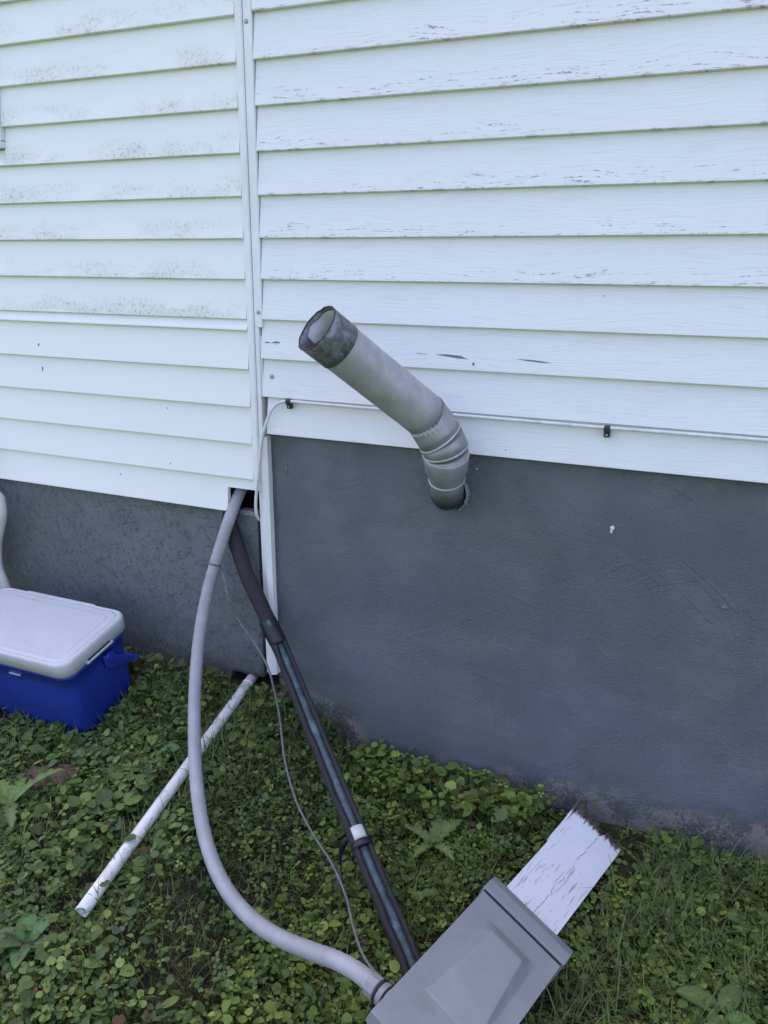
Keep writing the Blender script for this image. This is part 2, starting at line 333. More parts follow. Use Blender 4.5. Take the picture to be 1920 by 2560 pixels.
# ------------------------------------------------------------------ ground
def zw(x):
    t = min(1, max(0, (x+.02)/.40)); t = t*t*(3-2*t); return .195 + (.035-.195)*t
def gz(x, y):
    u = min(3, max(0, -y)); sl = .21 + (.03-.21)*min(1, max(0, (x+.1)/1.0)); return zw(x) - sl*u
def nz(x, y, s, o=0): return mn.noise(Vector((x*s+o, y*s-o*.7, o*1.3)))
def make_ground():
    xs = np.concatenate([np.linspace(-60, -3, 14)[:-1], np.linspace(-3, 3.4, 161), np.linspace(3.4, 60, 14)[1:]])
    ys = np.concatenate([np.linspace(-60, -2.6, 14)[:-1], np.linspace(-2.6, .1, 91), np.linspace(.1, 12, 6)[1:]])
    V = []
    for y in ys:
        for x in xs:
            near = 1.0 if -3 < x < 3.4 and -2.6 < y < .1 else 0.0
            V.append((x, y, gz(x, y) + near*(.010*nz(x, y, 5) + .006*nz(x, y, 17, 3)) - .004))
    nx = len(xs); F = [(j*nx+i, j*nx+i+1, (j+1)*nx+i+1, (j+1)*nx+i) for j in range(len(ys)-1) for i in range(nx-1)]
    o = build('ground', V, F, 'soil', smooth=True, at=(0, 0, 0)); tag(o, 'dark brown soil showing between the low weeds', kind='structure')
make_ground()

# ------------------------------------------------------------------ house
def plank(x0, x1, z, zcut=0.0, seg=18, lip=.0170, h=.1016, seed=0, wav=.0006):
    """one lap-siding board: bottom edge proud, top tucked behind the course above"""
    top = h + .014
    pr = [(.002, zcut), (-lip+.0012, zcut), (-lip, zcut+.0014), (-lip+.0004, zcut+.005), (-.0018, top), (.004, top)]
    if zcut > 0: pr = [(.002, zcut), (-lip+(lip-.0018)*zcut/top, zcut), (-.0018, top), (.004, top)]
    V, F = [], []; n = len(pr)
    for i in range(seg+1):
        x = x0 + (x1-x0)*i/seg
        wy = wav*mn.noise(Vector((x*2.3, seed*3.7, 1.0))); wz = .0009*mn.noise(Vector((x*1.4, seed*5.1, 4.0)))
        for (y, zz) in pr: V.append((x, y+wy, z+zz+(wz if zz < .05 else 0)))
    for i in range(seg):
        for k in range(n): F.append((i*n+k, (i+1)*n+k, (i+1)*n+(k+1) % n, i*n+(k+1) % n))
    F.append(tuple(range(n))); F.append(tuple(range(seg*n+n-1, seg*n-1, -1)))
    return V, F

TOP = 3.45
house = empty('house', (0, 0, 0))
tag(house, 'house wall of white clapboards above a grey painted foundation', 'house')
def make_house():
    V, F = box(-3.0, 3.2, .36, 6.0, -.3, TOP); build('wall', V, F, 'dark_cavity', house)
    # roof: low gable with eave
    V = [(-3.3, -.02, TOP+.02), (3.5, -.02, TOP+.02), (3.5, 3.1, TOP+1.3), (-3.3, 3.1, TOP+1.3), (-3.3, 6.3, TOP+.02), (3.5, 6.3, TOP+.02)]
    V = V + [(x, y, z+.1) for x, y, z in V]
    F = [(0, 3, 2, 1), (3, 4, 5, 2), (6, 7, 8, 9), (9, 8, 11, 10), (0, 1, 7, 6), (4, 10, 11, 5), (0, 6, 9, 3), (3, 9, 10, 4), (1, 2, 8, 7), (2, 5, 11, 8)]
    build('roof', V, F, 'roof_shingle', house)
    # siding sections; sheathing behind carries the boards
    V, F = box(-3.0, -.0475, .006, .03, .868, TOP)
    sl = build('siding', V, F, 'sheathing', house); tag(sl, 'smooth white siding with grey mildew specks')
    V, F = box(-.002, 3.2, .006, .03, 1.005, TOP)
    sr = build('siding', V, F, 'sheathing', house); tag(sr, 'white wood-grain siding with worn paint along the laps')
    rows = []
    k = 0
    while 1.3044+.10128*k < TOP-.05: rows.append((1.3044+.10128*k, .10128)); k += 1
    rows.append((1.2745, .0299))
    for i in range(1, 5): rows.append((1.2745-.10263*i, .10263))
    wx = -.8345            # window opening: x < wx, z > 1.755
    for i, (z, h) in enumerate(rows):
        x0 = -3.0
        if z > 1.70 and z < 2.75:
            x0 = wx; build_plank = plank(-3.0, -1.62, z, h=h, seed=i+.5)
            if z < 1.755:     # course cut round the window corner
                V, F = join(plank(-3.0, wx, z, h=1.755-z-.016, seed=i), plank(wx, -.0475, z, h=h, seed=i))
                build('clapboard', V, F, 'siding_vinyl', sl); continue
            build('clapboard', *build_plank, 'siding_vinyl', sl)
        build('clapboard', *plank(x0, -.0475, z, h=h, seed=i), 'siding_vinyl', sl)
    zb = 1.2745-.10263*5
    V, F = join(plank(-3.0, -.1375, zb, h=.10263, seed=30), plank(-.1375, -.0475, zb, zcut=.0705, h=.10263, seed=30, seg=4))
    build('clapboard', V, F, 'siding_vinyl', sl)
    k = 0
    while 1.0+.1016*k < TOP-.03:
        xs = .002 if k > 2 else (-.006 if k else .0035)
        build('clapboard', *plank(xs, 3.2, 1.0+.1016*k, seed=60+k, seg=22, wav=.0009), 'siding_grain', sr); k += 1
    # scrapes, blobs and screws on the right-hand section
    def sliver(pts, yo, parent, mt, name):
        V = [(x, yo, z) for x, z in pts] + [(x, yo+.003, z) for x, z in pts]; n = len(pts)
        build(name, V, [tuple(range(n-1, -1, -1)), tuple(range(n, 2*n))] + [(i, (i+1) % n, n+(i+1) % n, n+i) for i in range(n)], mt, parent)
    def surf(z): k_ = math.floor((z-1.0)/.1016); return -.0170 + .0152*((z-1.0-k_*.1016)/.1156) - .0007
    sliver([(.484, 1.2375), (.515, 1.2392), (.548, 1.2375), (.556, 1.234), (.575, 1.2285), (.602, 1.2265), (.603, 1.2245), (.575, 1.2243), (.550, 1.2285), (.530, 1.2320), (.505, 1.2345)], surf(1.2385), sr, 'scrape', 'paint_scrape')
    sliver([(.684, 1.2368), (.722, 1.2362), (.748, 1.2340), (.770, 1.2312), (.748, 1.2303), (.715, 1.2328)], surf(1.237), sr, 'scrape', 'paint_scrape')
    sliver([(.578, 1.2225), (.584, 1.2228), (.585, 1.214), (.583, 1.209), (.580, 1.216)], surf(1.224), sr, 'scrape', 'paint_scrape')
    sliver([(.436, 1.239), (.462, 1.2372), (.463, 1.2362), (.436, 1.2379)], surf(1.239), sr, 'scrape', 'paint_scrape')
    sliver([(.004, 1.2465), (.012, 1.2485), (.022, 1.2455), (.032, 1.249), (.040, 1.2505), (.052, 1.2475), (.046, 1.2435), (.049, 1.239), (.040, 1.2365), (.030, 1.2425), (.020, 1.2405), (.008, 1.2400)], surf(1.250), sr, 'scrape', 'paint_scrape')
    sliver([(.032, 1.2445), (.040, 1.2445), (.044, 1.2405), (.036, 1.2395)], surf(1.250)-.001, sr, 'flake_white', 'paint_flake')
    def screw(x, y, z, r, parent):
        V, F = tube([(x, y+.003, z), (x, y-.0008, z), (x, y-.0020, z), (x, y-.0024, z)], [r, r, r*.85, r*.3], 12, up=(0, 0, 1)); build('screw', V, F, 'screw_metal', parent, True)
    screw(.022, surf(1.157), 1.157, .0062, sr)
    sliver([(-.7955, 1.2065), (-.7925, 1.2105), (-.7890, 1.2075), (-.7905, 1.2005), (-.7940, 1.1995)], -.0133, sl, 'mortar', 'rust_spot')
    sliver([(-.7935, 1.1380), (-.7910, 1.1400), (-.7905, 1.1260), (-.7925, 1.1240)], -.0105, sl, 'mortar', 'rust_spot')
    # corner trim: channel on the left, nailing strip on the right, loose strip below
    V = []; pr = [(-.0472, .02), (-.0472, -.013), (-.0445, -.0175), (-.0290, -.0180), (-.0262, -.0150), (-.0255, .02)]
    def extrude(pr, z0, z1, seg=10, amp=.0006, lean=0.0, s=0):
        V, F = [], []; n = len(pr)
        for i in range(seg+1):
            z = z0+(z1-z0)*i/seg; dx = amp*mn.noise(Vector((z*3, s, 0))) + lean*(1-i/seg)
            V += [(x+dx, y, z) for x, y in pr]
        for i in range(seg):
            for k in range(n): F.append((i*n+k, i*n+(k+1) % n, (i+1)*n+(k+1) % n, (i+1)*n+k))
        F += [tuple(range(n-1, -1, -1)), tuple(range(seg*n, seg*n+n))]; return V, F
    tr = build('corner_trim', *extrude(pr, .835, TOP, 20), 'trim_white', house)
    build('trim_strip', *extrude([(-.0252, .02), (-.0252, -.0115), (-.0235, -.0135), (-.0030, -.0140), (-.0005, -.0120), (-.0005, .02)], 1.285, TOP, 16, s=3), 'trim_white', tr)
    build('trim_strip', *extrude([(-.0252, .02), (-.0252, -.0115), (-.0235, -.0135), (-.0135, -.0135), (-.0120, -.0115), (-.0120, .02)], .992, 1.2845, 8, s=3), 'trim_white', tr)
    build('trim_strip', *extrude([(-.0115, .02), (-.0115, -.0090), (-.0070, -.0100), (-.0065, .02)], 1.105, 1.262, 4, s=5), 'trim_white', tr)
    lo = build('trim_strip', *extrude([(-.0385, .02), (-.0385, -.004), (-.0365, -.006), (-.0150, -.0165), (-.0020, -.0090), (-.0010, .016)], .262, .990, 10, .0010, .006, s=9), 'trim_white', tr)
    tag(lo, 'loose white trim strip over the foundation joint')
    screw(-.0150, -.0140, 1.997, .0055, tr); screw(-.0105, -.0140, 1.3233, .0055, tr)
    # window at the far left
    win = empty('window', (-1.22, 0, 1.755)); win.parent = house; tag(win, 'white framed window at the upper left edge')
    def wpart(nm, b, m_): bevel(build(nm, *box(*b), m_, win), .003)
    wpart('frame', (-.856, -.8355, -.022, .03, 1.775, 2.70), 'trim_white'); wpart('frame', (-1.615, -1.585, -.022, .03, 1.775, 2.70), 'trim_white')
    wpart('frame', (-1.615, -.8355, -.022, .03, 2.702, 2.745), 'trim_white'); wpart('sill', (-1.618, -.8350, -.030, .03, 1.7555, 1.7735), 'trim_white')
    wpart('sash', (-.888, -.858, -.006, .02, 1.78, 2.69), 'trim_white'); wpart('sash', (-1.583, -1.553, -.006, .02, 1.78, 2.69), 'trim_white')
    wpart('sash', (-1.551, -.890, -.006, .02, 1.78, 1.815), 'trim_white')
    wpart('pane', (-1.551, -.890, .008, .014, 1.817, 2.69), 'glass')
    # foundations as bumpy sheets with depth
    def fgrid(name, x0, x1, ztop, zbot, y, mt, label, nx, nzs, amp, thick=.30, sc=3.0):
        V, F = [], []; H = []
        for j in range(nzs+1):
            for i in range(nx+1):
                x = x0+(x1-x0)*i/nx; zb_ = zbot(x); z = zb_+(ztop(x)-zb_)*j/nzs
                V.append((x, y-amp*mn.noise(Vector((x*sc, z*sc, 2.0)))-amp*.5*mn.noise(Vector((x*sc*4, z*sc*4, 6.0))), z)); H.append(z-zw(x))
        for j in range(nzs):
            for i in range(nx):
                a = j*(nx+1)+i; F.append((a, a+1, a+nx+2, a+nx+1))
        n0 = len(V); per = [i for i in range(nx+1)] + [j*(nx+1)+nx for j in range(1, nzs+1)] + [nzs*(nx+1)+i for i in range(nx-1, -1, -1)] + [j*(nx+1) for j in range(nzs-1, 0, -1)]
        for p_ in per: V.append((V[p_][0], y+thick, V[p_][2])); H.append(H[p_])
        for k in range(len(per)):
            k2 = (k+1) % len(per); F.append((per[k2], per[k], n0+k, n0+k2))
        o = build(name, V, F, mt, house, smooth=True)
        at = o.data.attributes.new('hg', 'FLOAT', 'POINT'); at.data.foreach_set('value', H)
        o.data.polygons.foreach_set('use_smooth', [i < nx*nzs for i in range(len(F))]); tag(o, label); return o
    fr = fgrid('foundation', .0005, 3.2, lambda x: 1.004, lambda x: -.25, .010, 'render_paint', 'smooth rendered foundation under blue-grey paint', 150, 60, .0028)
    fl = fgrid('foundation', -3.0, -.0600, lambda x: .754+.003*mn.noise(Vector((x*60, 0, 0))) if x > -.3 else .79, lambda x: (.222+.006*mn.noise(Vector((x*40, 1, 0)))) if x > -.19 else .05, .022, 'flakeboard_paint', 'rough flake-textured grey skirt panel', 170, 36, .0022, .03, 5)
    # ragged top edge of the skirt below the opening
    V, F = [], []
    for i in range(19):
        x = -.118 + .058*i/18; a = .0045+.004*abs(mn.noise(Vector((x*160, 0, 0)))); V += [(x, .0165, .757-a*2), (x, .0155, .757+a*.3), (x, .045, .757+a*.3), (x, .045, .757-a*2)]
    for i in range(18):
        for k in range(4): F.append((i*4+k, i*4+4+k, i*4+4+(k+1) % 4, i*4+(k+1) % 4))
    F += [(3, 2, 1, 0), (72, 73, 74, 75)]
    build('broken_edge', V, F, 'mortar', fl)
    def blob(x, z, rx, rz, parent, mt, name, y=.010, k=9):
        V, F = [(x, y-.004, z)], []
        for i in range(k):
            a = 2*math.pi*i/k; q = .65+.6*random.random(); V.append((x+rx*q*math.cos(a), y-.0025, z+rz*q*math.sin(a)))
        for i in range(k):
            a = 2*math.pi*i/k; V.append((V[1+i][0], y+.006, V[1+i][2]))
        F = [(0, 1+(i+1) % k, 1+i) for i in range(k)] + [(1+i, 1+(i+1) % k, 1+k+(i+1) % k, 1+k+i) for i in range(k)]
        build(name, V, F, mt, parent)
    for pts in ([(.4150, .8700), (.4145, .8662), (.4126, .8507), (.4015, .8384), (.3858, .8254), (.3746, .804), (.3725, .786)],):
        V = []; F = []
        for i, (x, z) in enumerate(pts): w = .0005*(1-.6*i/len(pts)); V += [(x-w, .0096, z-w), (x+w, .0096, z+w), (x+w, .012, z+w), (x-w, .012, z-w)]
        for i in range(len(pts)-1):
            for k in range(4): F.append((i*4+k, i*4+4+k, i*4+4+(k+1) % 4, i*4+(k+1) % 4))
        build('crack', V, F, 'crack_dark', fr)
    blob(.9352, .849, .0065, .007, fr, 'flake_white', 'paint_spot'); blob(.9330, .840, .003, .005, fr, 'flake_white', 'paint_spot')
    blob(.0470, .896, .0013, .018, fr, 'mortar', 'paint_smear'); blob(1.2009, .6936, .007, .006, fr, 'render_paint', 'render_lump', .006)
    blob(.594, .958, .002, .002, fr, 'flake_white', 'paint_spot')
make_house()

# ------------------------------------------------------------------ vent pipe
def make_vent():
    v = empty('vent_pipe', (.536, 0, .888)); tag(v, 'bent galvanised vent pipe sticking up out of the grey foundation', 'vent pipe')
    stub = tube([(.525, .06, .889), (.525, .004, .889), (.527, -.016, .8915), (.531, -.032, .901), (.535, -.043, .914)], [.042, .042, .042, .042, .0415], 40); build('wall_stub', *stub, 'vent_paint', v, True)
    A = np.array
    # lower gores of the elbow, widening from the stub to the full pipe
    ctl = [A((.5325, -.038, .906)), A((.5400, -.0600, .936)), A((.5415, -.068, .953)), A((.5440, -.080, .975)), A((.5462, -.090, .998)), A((.5468, -.0985, 1.019))]
    prof = [.0418, .0422, .0445, .0515, .0545, .0545]
    e1 = build('elbow_section', *tube(ctl, prof, 48), 'galvanised_old', v, True)
    ctl2 = [A((.5468, -.0985, 1.019)), A((.5440, -.1055, 1.037)), A((.5385, -.1130, 1.054))]
    e2 = build('elbow_section', *tube(ctl2, [.0545, .0550, .0545], 48), 'galvanised_old', v, True)
    c0 = A((.5385, -.1130, 1.054)); c1 = A((.5090, -.1328, 1.1065)); e = A((.3435, -.3608, 1.3166)); ax = e-c1; ax /= np.linalg.norm(ax)
    pth = [c0, c0+(c1-c0)*.30, c0+(c1-c0)*.45, c0+(c1-c0)*.62, c0+(c1-c0)*.80, c1-ax*.004, c1+ax*.02]
    rr = [.0545, .0540, .0537, .0536, .0533, .0522, .0515]
    def crimp(i, a): return -.0010*(1+math.cos(30*a)) if i in (3, 4) else 0.0
    e3 = build('elbow_section', *tube(pth, rr, 120, mod=crimp), 'galvanised_old', v, True)
    def bead(c, nrm_, R, r, parent):
        nrm_ = np.array(nrm_, float); nrm_ /= np.linalg.norm(nrm_); u = np.cross(nrm_, (1, 0, 0)); u /= np.linalg.norm(u); w = np.cross(nrm_, u); V, F = [], []; n, m = 48, 8
        for i in range(n):
            a = 2*math.pi*i/n; d = math.cos(a)*u+math.sin(a)*w
            for j in range(m):
                b = 2*math.pi*j/m; V.append(np.array(c)+d*(R+r*math.cos(b))+nrm_*r*math.sin(b))
        for i in range(n):
            for j in range(m): F.append((i*m+j, ((i+1) % n)*m+j, ((i+1) % n)*m+(j+1) % m, i*m+(j+1) % m))
        build('bead', V, F, 'galvanised', parent, True)
    bead((.5408, -.064, .9445), (.005, -.035, .07), .0436, .0024, e1)
    bead((.5467, -.0975, 1.0165), (.02, -.05, .09), .0546, .0024, e1)
    bead((.5460, -.1010, 1.0265), (-.02, -.04, .10), .0550, .0024, e2)
    bead((.5370, -.1140, 1.0567), (-.055, -.045, .09), .0546, .0030, e2)
    # long straight length, torn end collar
    L = np.linalg.norm(e-c1)
    lp = build('long_pipe', *hollow([c1+ax*t for t in np.linspace(.0, L-.012, 10)], .0530, .0522, 64, lambda a: .010*mn.noise(Vector((math.cos(a)*1.5, math.sin(a)*1.5, 3))) - (.035 if 1.9 < a < 3.1 else 0)), 'galvanised', v, True)
    build('seam', *tube([c1+ax*.0015, c1+ax*.0028, c1+ax*.004, c1+ax*.0055], [.0534, .0541, .0541, .0534], 64, (False, False)), 'galvanised_dark', lp, True)
    def jag(a): return .0022*mn.noise(Vector((math.cos(a)*3, math.sin(a)*3, 0))) + .0012*mn.noise(Vector((math.cos(a)*9, math.sin(a)*9, 5)))
    cl = build('end_collar', *hollow([e-ax*.068, e-ax*.045, e-ax*.02, e], .0548, .0534, 72, jag), 'galvanised_dark', v, True)
    # rusty rim along the torn edge
    p_, T_, U_, W_ = frames([e-ax*.02, e]); V, F = [], []; n = 72
    for k in range(n):
        a = 2*math.pi*k/n; d = math.cos(a)*U_[1]+math.sin(a)*W_[1]; q = e+ax*(jag(a)+.0006)
        wd = .0016+.0034*abs(mn.noise(Vector((math.cos(a)*5, math.sin(a)*5, 8))))
        V += [q+d*.0527, q+d*.0555, q+d*.0555-ax*wd, q+d*.0527-ax*wd*.8]
    for k in range(n):
        for j in range(4): F.append((k*4+j, ((k+1) % n)*4+j, ((k+1) % n)*4+(j+1) % 4, k*4+(j+1) % 4))
    build('rusty_rim', V, F, 'rust', cl)
    for a in (.6, 2.2, 4.3):
        d = math.cos(a)*U_[1]+math.sin(a)*W_[1]; q = e-ax*.056+d*.0552; build('rivet', *tube([q-d*.001, q+d*.0008, q+d*.0018], [.003, .003, .0015], 10), 'galvanised_dark', cl, True)
    # cracked mortar round the stub
    V, F = [], []; n = 60
    for k in range(n+1):
        a = math.radians(-62 + 300*k/n); q = 1+.10*mn.noise(Vector((k*.5, 0, 0))); w = .004+.006*abs(mn.noise(Vector((k*.37, 5, 0))))
        if k % n in (0,): w = .001
        ri = .0435*q + (.004 if math.cos(a) > .6 else 0); ro = ri+w; ca, sa = math.cos(a), math.sin(a); bx_ = .003*mn.noise(Vector((k*.8, 9, 0)))
        V += [(.525+ri*ca, .004+bx_-.006, .889+ri*sa*1.05), (.525+ro*ca, .006+bx_, .889+ro*sa*1.05), (.525+ro*ca, .016, .889+ro*sa*1.05), (.525+ri*ca, .016, .889+ri*sa*1.05)]
    for k in range(n):
        for j in range(4): F.append((k*4+j, k*4+4+j, k*4+4+(j+1) % 4, k*4+(j+1) % 4))
    build('mortar_ring', V, F, 'mortar', v)
make_vent()

# ------------------------------------------------------------------ flexible conduit, insulated pipe, wires, cable, drain pipe
def make_lines():
    h = empty('conduit', (-.117, .02, .80)); tag(h, 'grey flexible conduit looping from the wall opening down to the grey box', 'conduit')
    H = [(-0.1250, 0.06, 0.8330), (-0.1215, 0.012, 0.7990), (-0.1210, -0.028, 0.7580), (-0.1279, -0.05, 0.7032), (-0.1504, -0.068, 0.6263), (-0.172, -0.105, 0.5248), (-0.164, -0.16, 0.4234), (-0.127, -0.236, 0.328), (-0.067, -0.334, 0.234), (0.01, -0.438, 0.174), (0.099, -0.544, 0.133), (0.163, -0.601, 0.106), (0.238, -0.652, 0.079), (0.334, -0.703, 0.08), (0.437, -0.741, 0.103), (0.53, -0.775, 0.151), (0.601, -0.793, 0.183), (0.654, -0.809, 0.192), (0.699, -0.829, 0.181)]
    H = [(-.122, .13, .885)] + H
    for _ in range(2):
        H = [H[0]] + [tuple(.25*a+.5*b+.25*c for a, b, c in zip(H[i-1], H[i], H[i+1])) for i in range(1, len(H)-1)] + [H[-1]]
    P = catmull(H, 24)
    build('hose', *tube(P, [.0172+.00035*math.sin(i*1.05) for i in range(len(P))], 20), 'conduit', h, True)
    q = P[24*5]; q0 = P[24*5-3]; t = (q-q0)/np.linalg.norm(q-q0)
    build('wire_tie', *tube([q-t*.0035, q-t*.002, q+t*.002, q+t*.0035], [.0172, .0190, .0190, .0172], 20), 'wire_grey', h, True)
    e = P[-1]; t = P[-1]-P[-4]; t /= np.linalg.norm(t)
    g = build('gland', *tube([e-t*.026, e-t*.025, e-t*.004, e-t*.002], [.0178, .0215, .0220, .0205], 10), 'plastic_grey', h)
    build('gland_ring', *tube([e-t*.003, e-t*.0015, e+t*.0035, e+t*.005], [.0205, .0232, .0232, .0205], 24), 'gasket', g, True)
    build('gland_nut', *tube([e+t*.004, e+t*.005, e+t*.016, e+t*.030], [.0195, .0215, .0215, .0205], 24), 'plastic_grey', g)
    build('gland_ring', *tube([e+t*.0155, e+t*.0165, e+t*.020, e+t*.021], [.0210, .0228, .0228, .0210], 24), 'gasket', g, True)
    # insulated copper line
    s = empty('insulated_pipe', (-.145, .02, .77)); tag(s, 'copper line in split black foam sleeve slanting down to the grass', 'pipe')
    up = [(-.110, .20, .85), (-0.1447, 0.07, 0.8169), (-0.1490, 0.030, 0.7695), (-0.1470, 0.004, 0.7256), (-0.1275, -0.006, 0.6814), (-0.0975, -0.024, 0.6373), (-0.06, -0.046, 0.5825), (-0.0128, -0.058, 0.51), (0.0279, -0.070, 0.4466)]
    UP = catmull(up, 8)
    build('foam_sleeve', *tube(UP, [.0195 if i < 20 else .0225+.0012*mn.noise(Vector((i*.4, 0, 0))) for i in range(len(UP))], 18), 'foam', s, True)
    A = np.array; S, E = A((.0704, -.085, .3925)), A((.735, -.668, .012)); S0 = A((.0279, -.070, .4466))
    D = A((.36, -.72, .59)); D /= np.linalg.norm(D)
    path = [S0, S0+(S-S0)*.5] + [S+(E-S)*t for t in np.linspace(0, 1, 44)]
    sag = lambda i: A((0, 0, -.010*math.sin(math.pi*i/len(path))))
    path = [p+sag(i) for i, p in enumerate(path)]
    p_, T, U, Wv = frames(path); V, F = [], []; m = 14
    for i, p in enumerate(p_):
        e1 = D-T[i]*(D@T[i]); e1 /= np.linalg.norm(e1); e2 = np.cross(T[i], e1)
        half = math.radians(45+15*mn.noise(Vector((i*.33, 2, 0)))) if i > 2 else math.radians(10+i*12)
        tw = math.radians(-14+8*mn.noise(Vector((i*.2, 7, 0)))); R = .0245+.0010*mn.noise(Vector((i*.5, 4, 0)))
        ring = []
        for k in range(m+1):
            a = half+(2*math.pi-2*half)*k/m+tw; ring.append(p+R*(math.cos(a)*e1+math.sin(a)*e2))
        for k in range(m, -1, -1):
            a = half+(2*math.pi-2*half)*k/m+tw; ring.append(p+.0128*(math.cos(a)*e1+math.sin(a)*e2))
        V += ring
    n = 2*(m+1)
    for i in range(len(p_)-1):
        for k in range(n): F.append((i*n+k, i*n+(k+1) % n, (i+1)*n+(k+1) % n, (i+1)*n+k))
    F += [tuple(range(n-1, -1, -1)), tuple(range((len(p_)-1)*n, len(p_)*n))]
    build('foam_sleeve', V, F, 'foam', s, True)
    build('copper_tube', *tube(path, .0118, 16), 'copper_patina', s, True)
    # oval tear in the closed sleeve that shows the tube
    q = A((.0235, -.0685, .4535)); t = (S-S0)/np.linalg.norm(S-S0); e1 = D-t*(D@t); e1 /= np.linalg.norm(e1); e2 = np.cross(t, e1); V, F = [], []
    for k in range(14):
        a = 2*math.pi*k/14; V.append(q+e1*(.0256-.003*abs(math.sin(a)))+t*.0145*math.cos(a)+e2*.0080*math.sin(a))
    V += [q+e1*.0278]; F = [(14, k, (k+1) % 14) for k in range(14)]; V += [v_-e1*.006 for v_ in V[:14]]; F += [(k, 15+k, 15+(k+1) % 14, (k+1) % 14) for k in range(14)]
    build('exposed_tube', V, F, 'copper_patina', s, True)
    w0 = S0+(S-S0)*.15; w1 = S0+(S-S0)*.75; tt = (S-S0)/np.linalg.norm(S-S0)
    wr = [S0-tt*.030+(w1-S0+tt*.030)*k/9 for k in range(10)]
    build('tape_wrap', *tube(wr, [.0232]+[.0258+.0012*mn.noise(Vector((k*1.7, 3, 0))) for k in range(8)]+[.0225], 18), 'tape_black', s, True)
    V, F = [], []
    i = 2+int(43*.612); b0 = p_[i]; t = T[i]
    tb = build('tape_band', *tube([b0-t*.017, b0-t*.0165, b0+t*.0165, b0+t*.017], [.0195, .0225, .0225, .0195], 20), 'tape_white', s, True)
    build('tape_band', *tube([b0+t*.018, b0+t*.0185, b0+t*.033, b0+t*.034], [.0235, .0258, .0258, .0235], 20), 'tape_black', s, True)
    tl = catmull([b0+A((-.012, .012, -.008)), b0+A((-.030, -.005, -.022)), b0+A((-.034, -.020, -.058)), b0+A((-.024, -.042, -.088)), b0+A((-.030, -.060, -.108))], 5); V, F = [], []
    for i, p in enumerate(tl):
        w = .006+.008*math.sin(math.pi*min(1, i/len(tl)*1.15)); d = A((math.cos(i*.16), math.sin(i*.16)*.8, .1)); V += [p-d*w, p+d*w, p+d*w+A((0, -.0008, .0008)), p-d*w+A((0, -.0008, .0008))]
    for i in range(len(tl)-1):
        for k in range(4): F.append((i*4+k, i*4+4+k, i*4+4+(k+1) % 4, i*4+(k+1) % 4))
    build('tape_tail', V, F, 'tape_black', s)
    # thin ground wire
    Wp = [(-.150, -.066, .612), (-0.112, -0.088, 0.585), (-0.084, -0.11, 0.529), (-0.067, -0.1, 0.473), (-0.006, -0.11, 0.413), (0.051, -0.135, 0.361), (0.086, -0.16, 0.308), (0.126, -0.20, 0.244), (0.191, -0.29, 0.191), (0.268, -0.37, 0.145), (0.345, -0.43, 0.117), (0.43, -0.49, 0.1), (0.495, -0.55, 0.082), (0.54, -0.61, 0.076), (0.593, -0.67, 0.069), (.66, -.72, .075)]
    w = build('ground_wire', *tube(catmull(Wp, 8), .0032, 8), 'wire_grey', None, True, at=(-.085, -.1, .6)); tag(w, 'thin grey wire hanging between the conduit and the slanting foam pipe', 'wire')
    # white cable stapled along the siding
    c = empty('cable', (-.037, -.02, .757)); tag(c, 'thin off-white cable clipped under a clapboard and curving down the corner trim', 'cable')
    cp = [(3.2, -.0205, 1.0945), (1.2374, -.0205, 1.0945), (.9059, -.0205, 1.0935), (0.5358, -.0205, 1.0948), (0.3502, -.0205, 1.0945), (0.1675, -.0205, 1.0950), (0.0775, -.0215, 1.0960), (0.0465, -.023, 1.0880), (0.0245, -.025, 1.0670), (0.0039, -.0255, 1.0218), (-0.0076, -.0245, 0.9874), (-0.0157, -.0235, 0.9473), (-0.0275, -.0235, 0.8661), (-0.0375, -.022, 0.80), (-.0410, -.012, .757), (-.046, .02, .735), (-.06, .09, .725)]
    build('cable_jacket', *tube(catmull(cp, 8), .0043, 10), 'cable_white', c, True)
    for x, z in ((.0775, 1.094), (.9059, 1.090)):
        V, F = [], []
        prf = [(-.012, .008), (-.0270, .009), (-.0300, .004), (-.0292, -.004), (-.0240, -.0075), (-.0215, -.0185), (-.010, -.0185), (-.010, .004)]
        for xx in (x-.0065, x+.0065): V += [(xx, y_, z+z_) for y_, z_ in prf]
        n_ = len(prf); F = [tuple(range(n_-1, -1, -1)), tuple(range(n_, 2*n_))] + [(k, (k+1) % n_, n_+(k+1) % n_, n_+k) for k in range(n_)]
        cl = bevel(build('clip', V, F, 'clip_black', c), .001, 1)
        build('nail', *tube([(x, -.0205, z-.013), (x, -.0232, z-.013), (x, -.0240, z-.013)], [.0032, .0032, .0015], 10), 'screw_metal', cl, True)
    # drain pipe on the grass
    a, b = A((-.1100, .05, .212)), A((-.0326, -.8086, .062))
    o = build('drain_pipe', *hollow([a+(b-a)*t for t in np.linspace(0, 1, 12)], .0158, .0125, 28, lambda a_: .002*math.sin(a_*2)), 'pvc', None, True, at=b); tag(o, 'straight white plastic drain pipe lying in the weeds below the corner', 'pipe')
    dd = (b-a)/np.linalg.norm(b-a)
    build('bore_shade_plug', *tube([b-dd*.03, b-dd*.012], .0124, 16), 'dark_cavity', o); build('collar', *tube([a+dd*.050, a+dd*.0505, a+dd*.0575, a+dd*.058], [.0158, .0172, .0172, .0158], 28, (False, False)), 'pvc', o, True)  # near-black plug stands in for the shade inside the hollow end
make_lines()

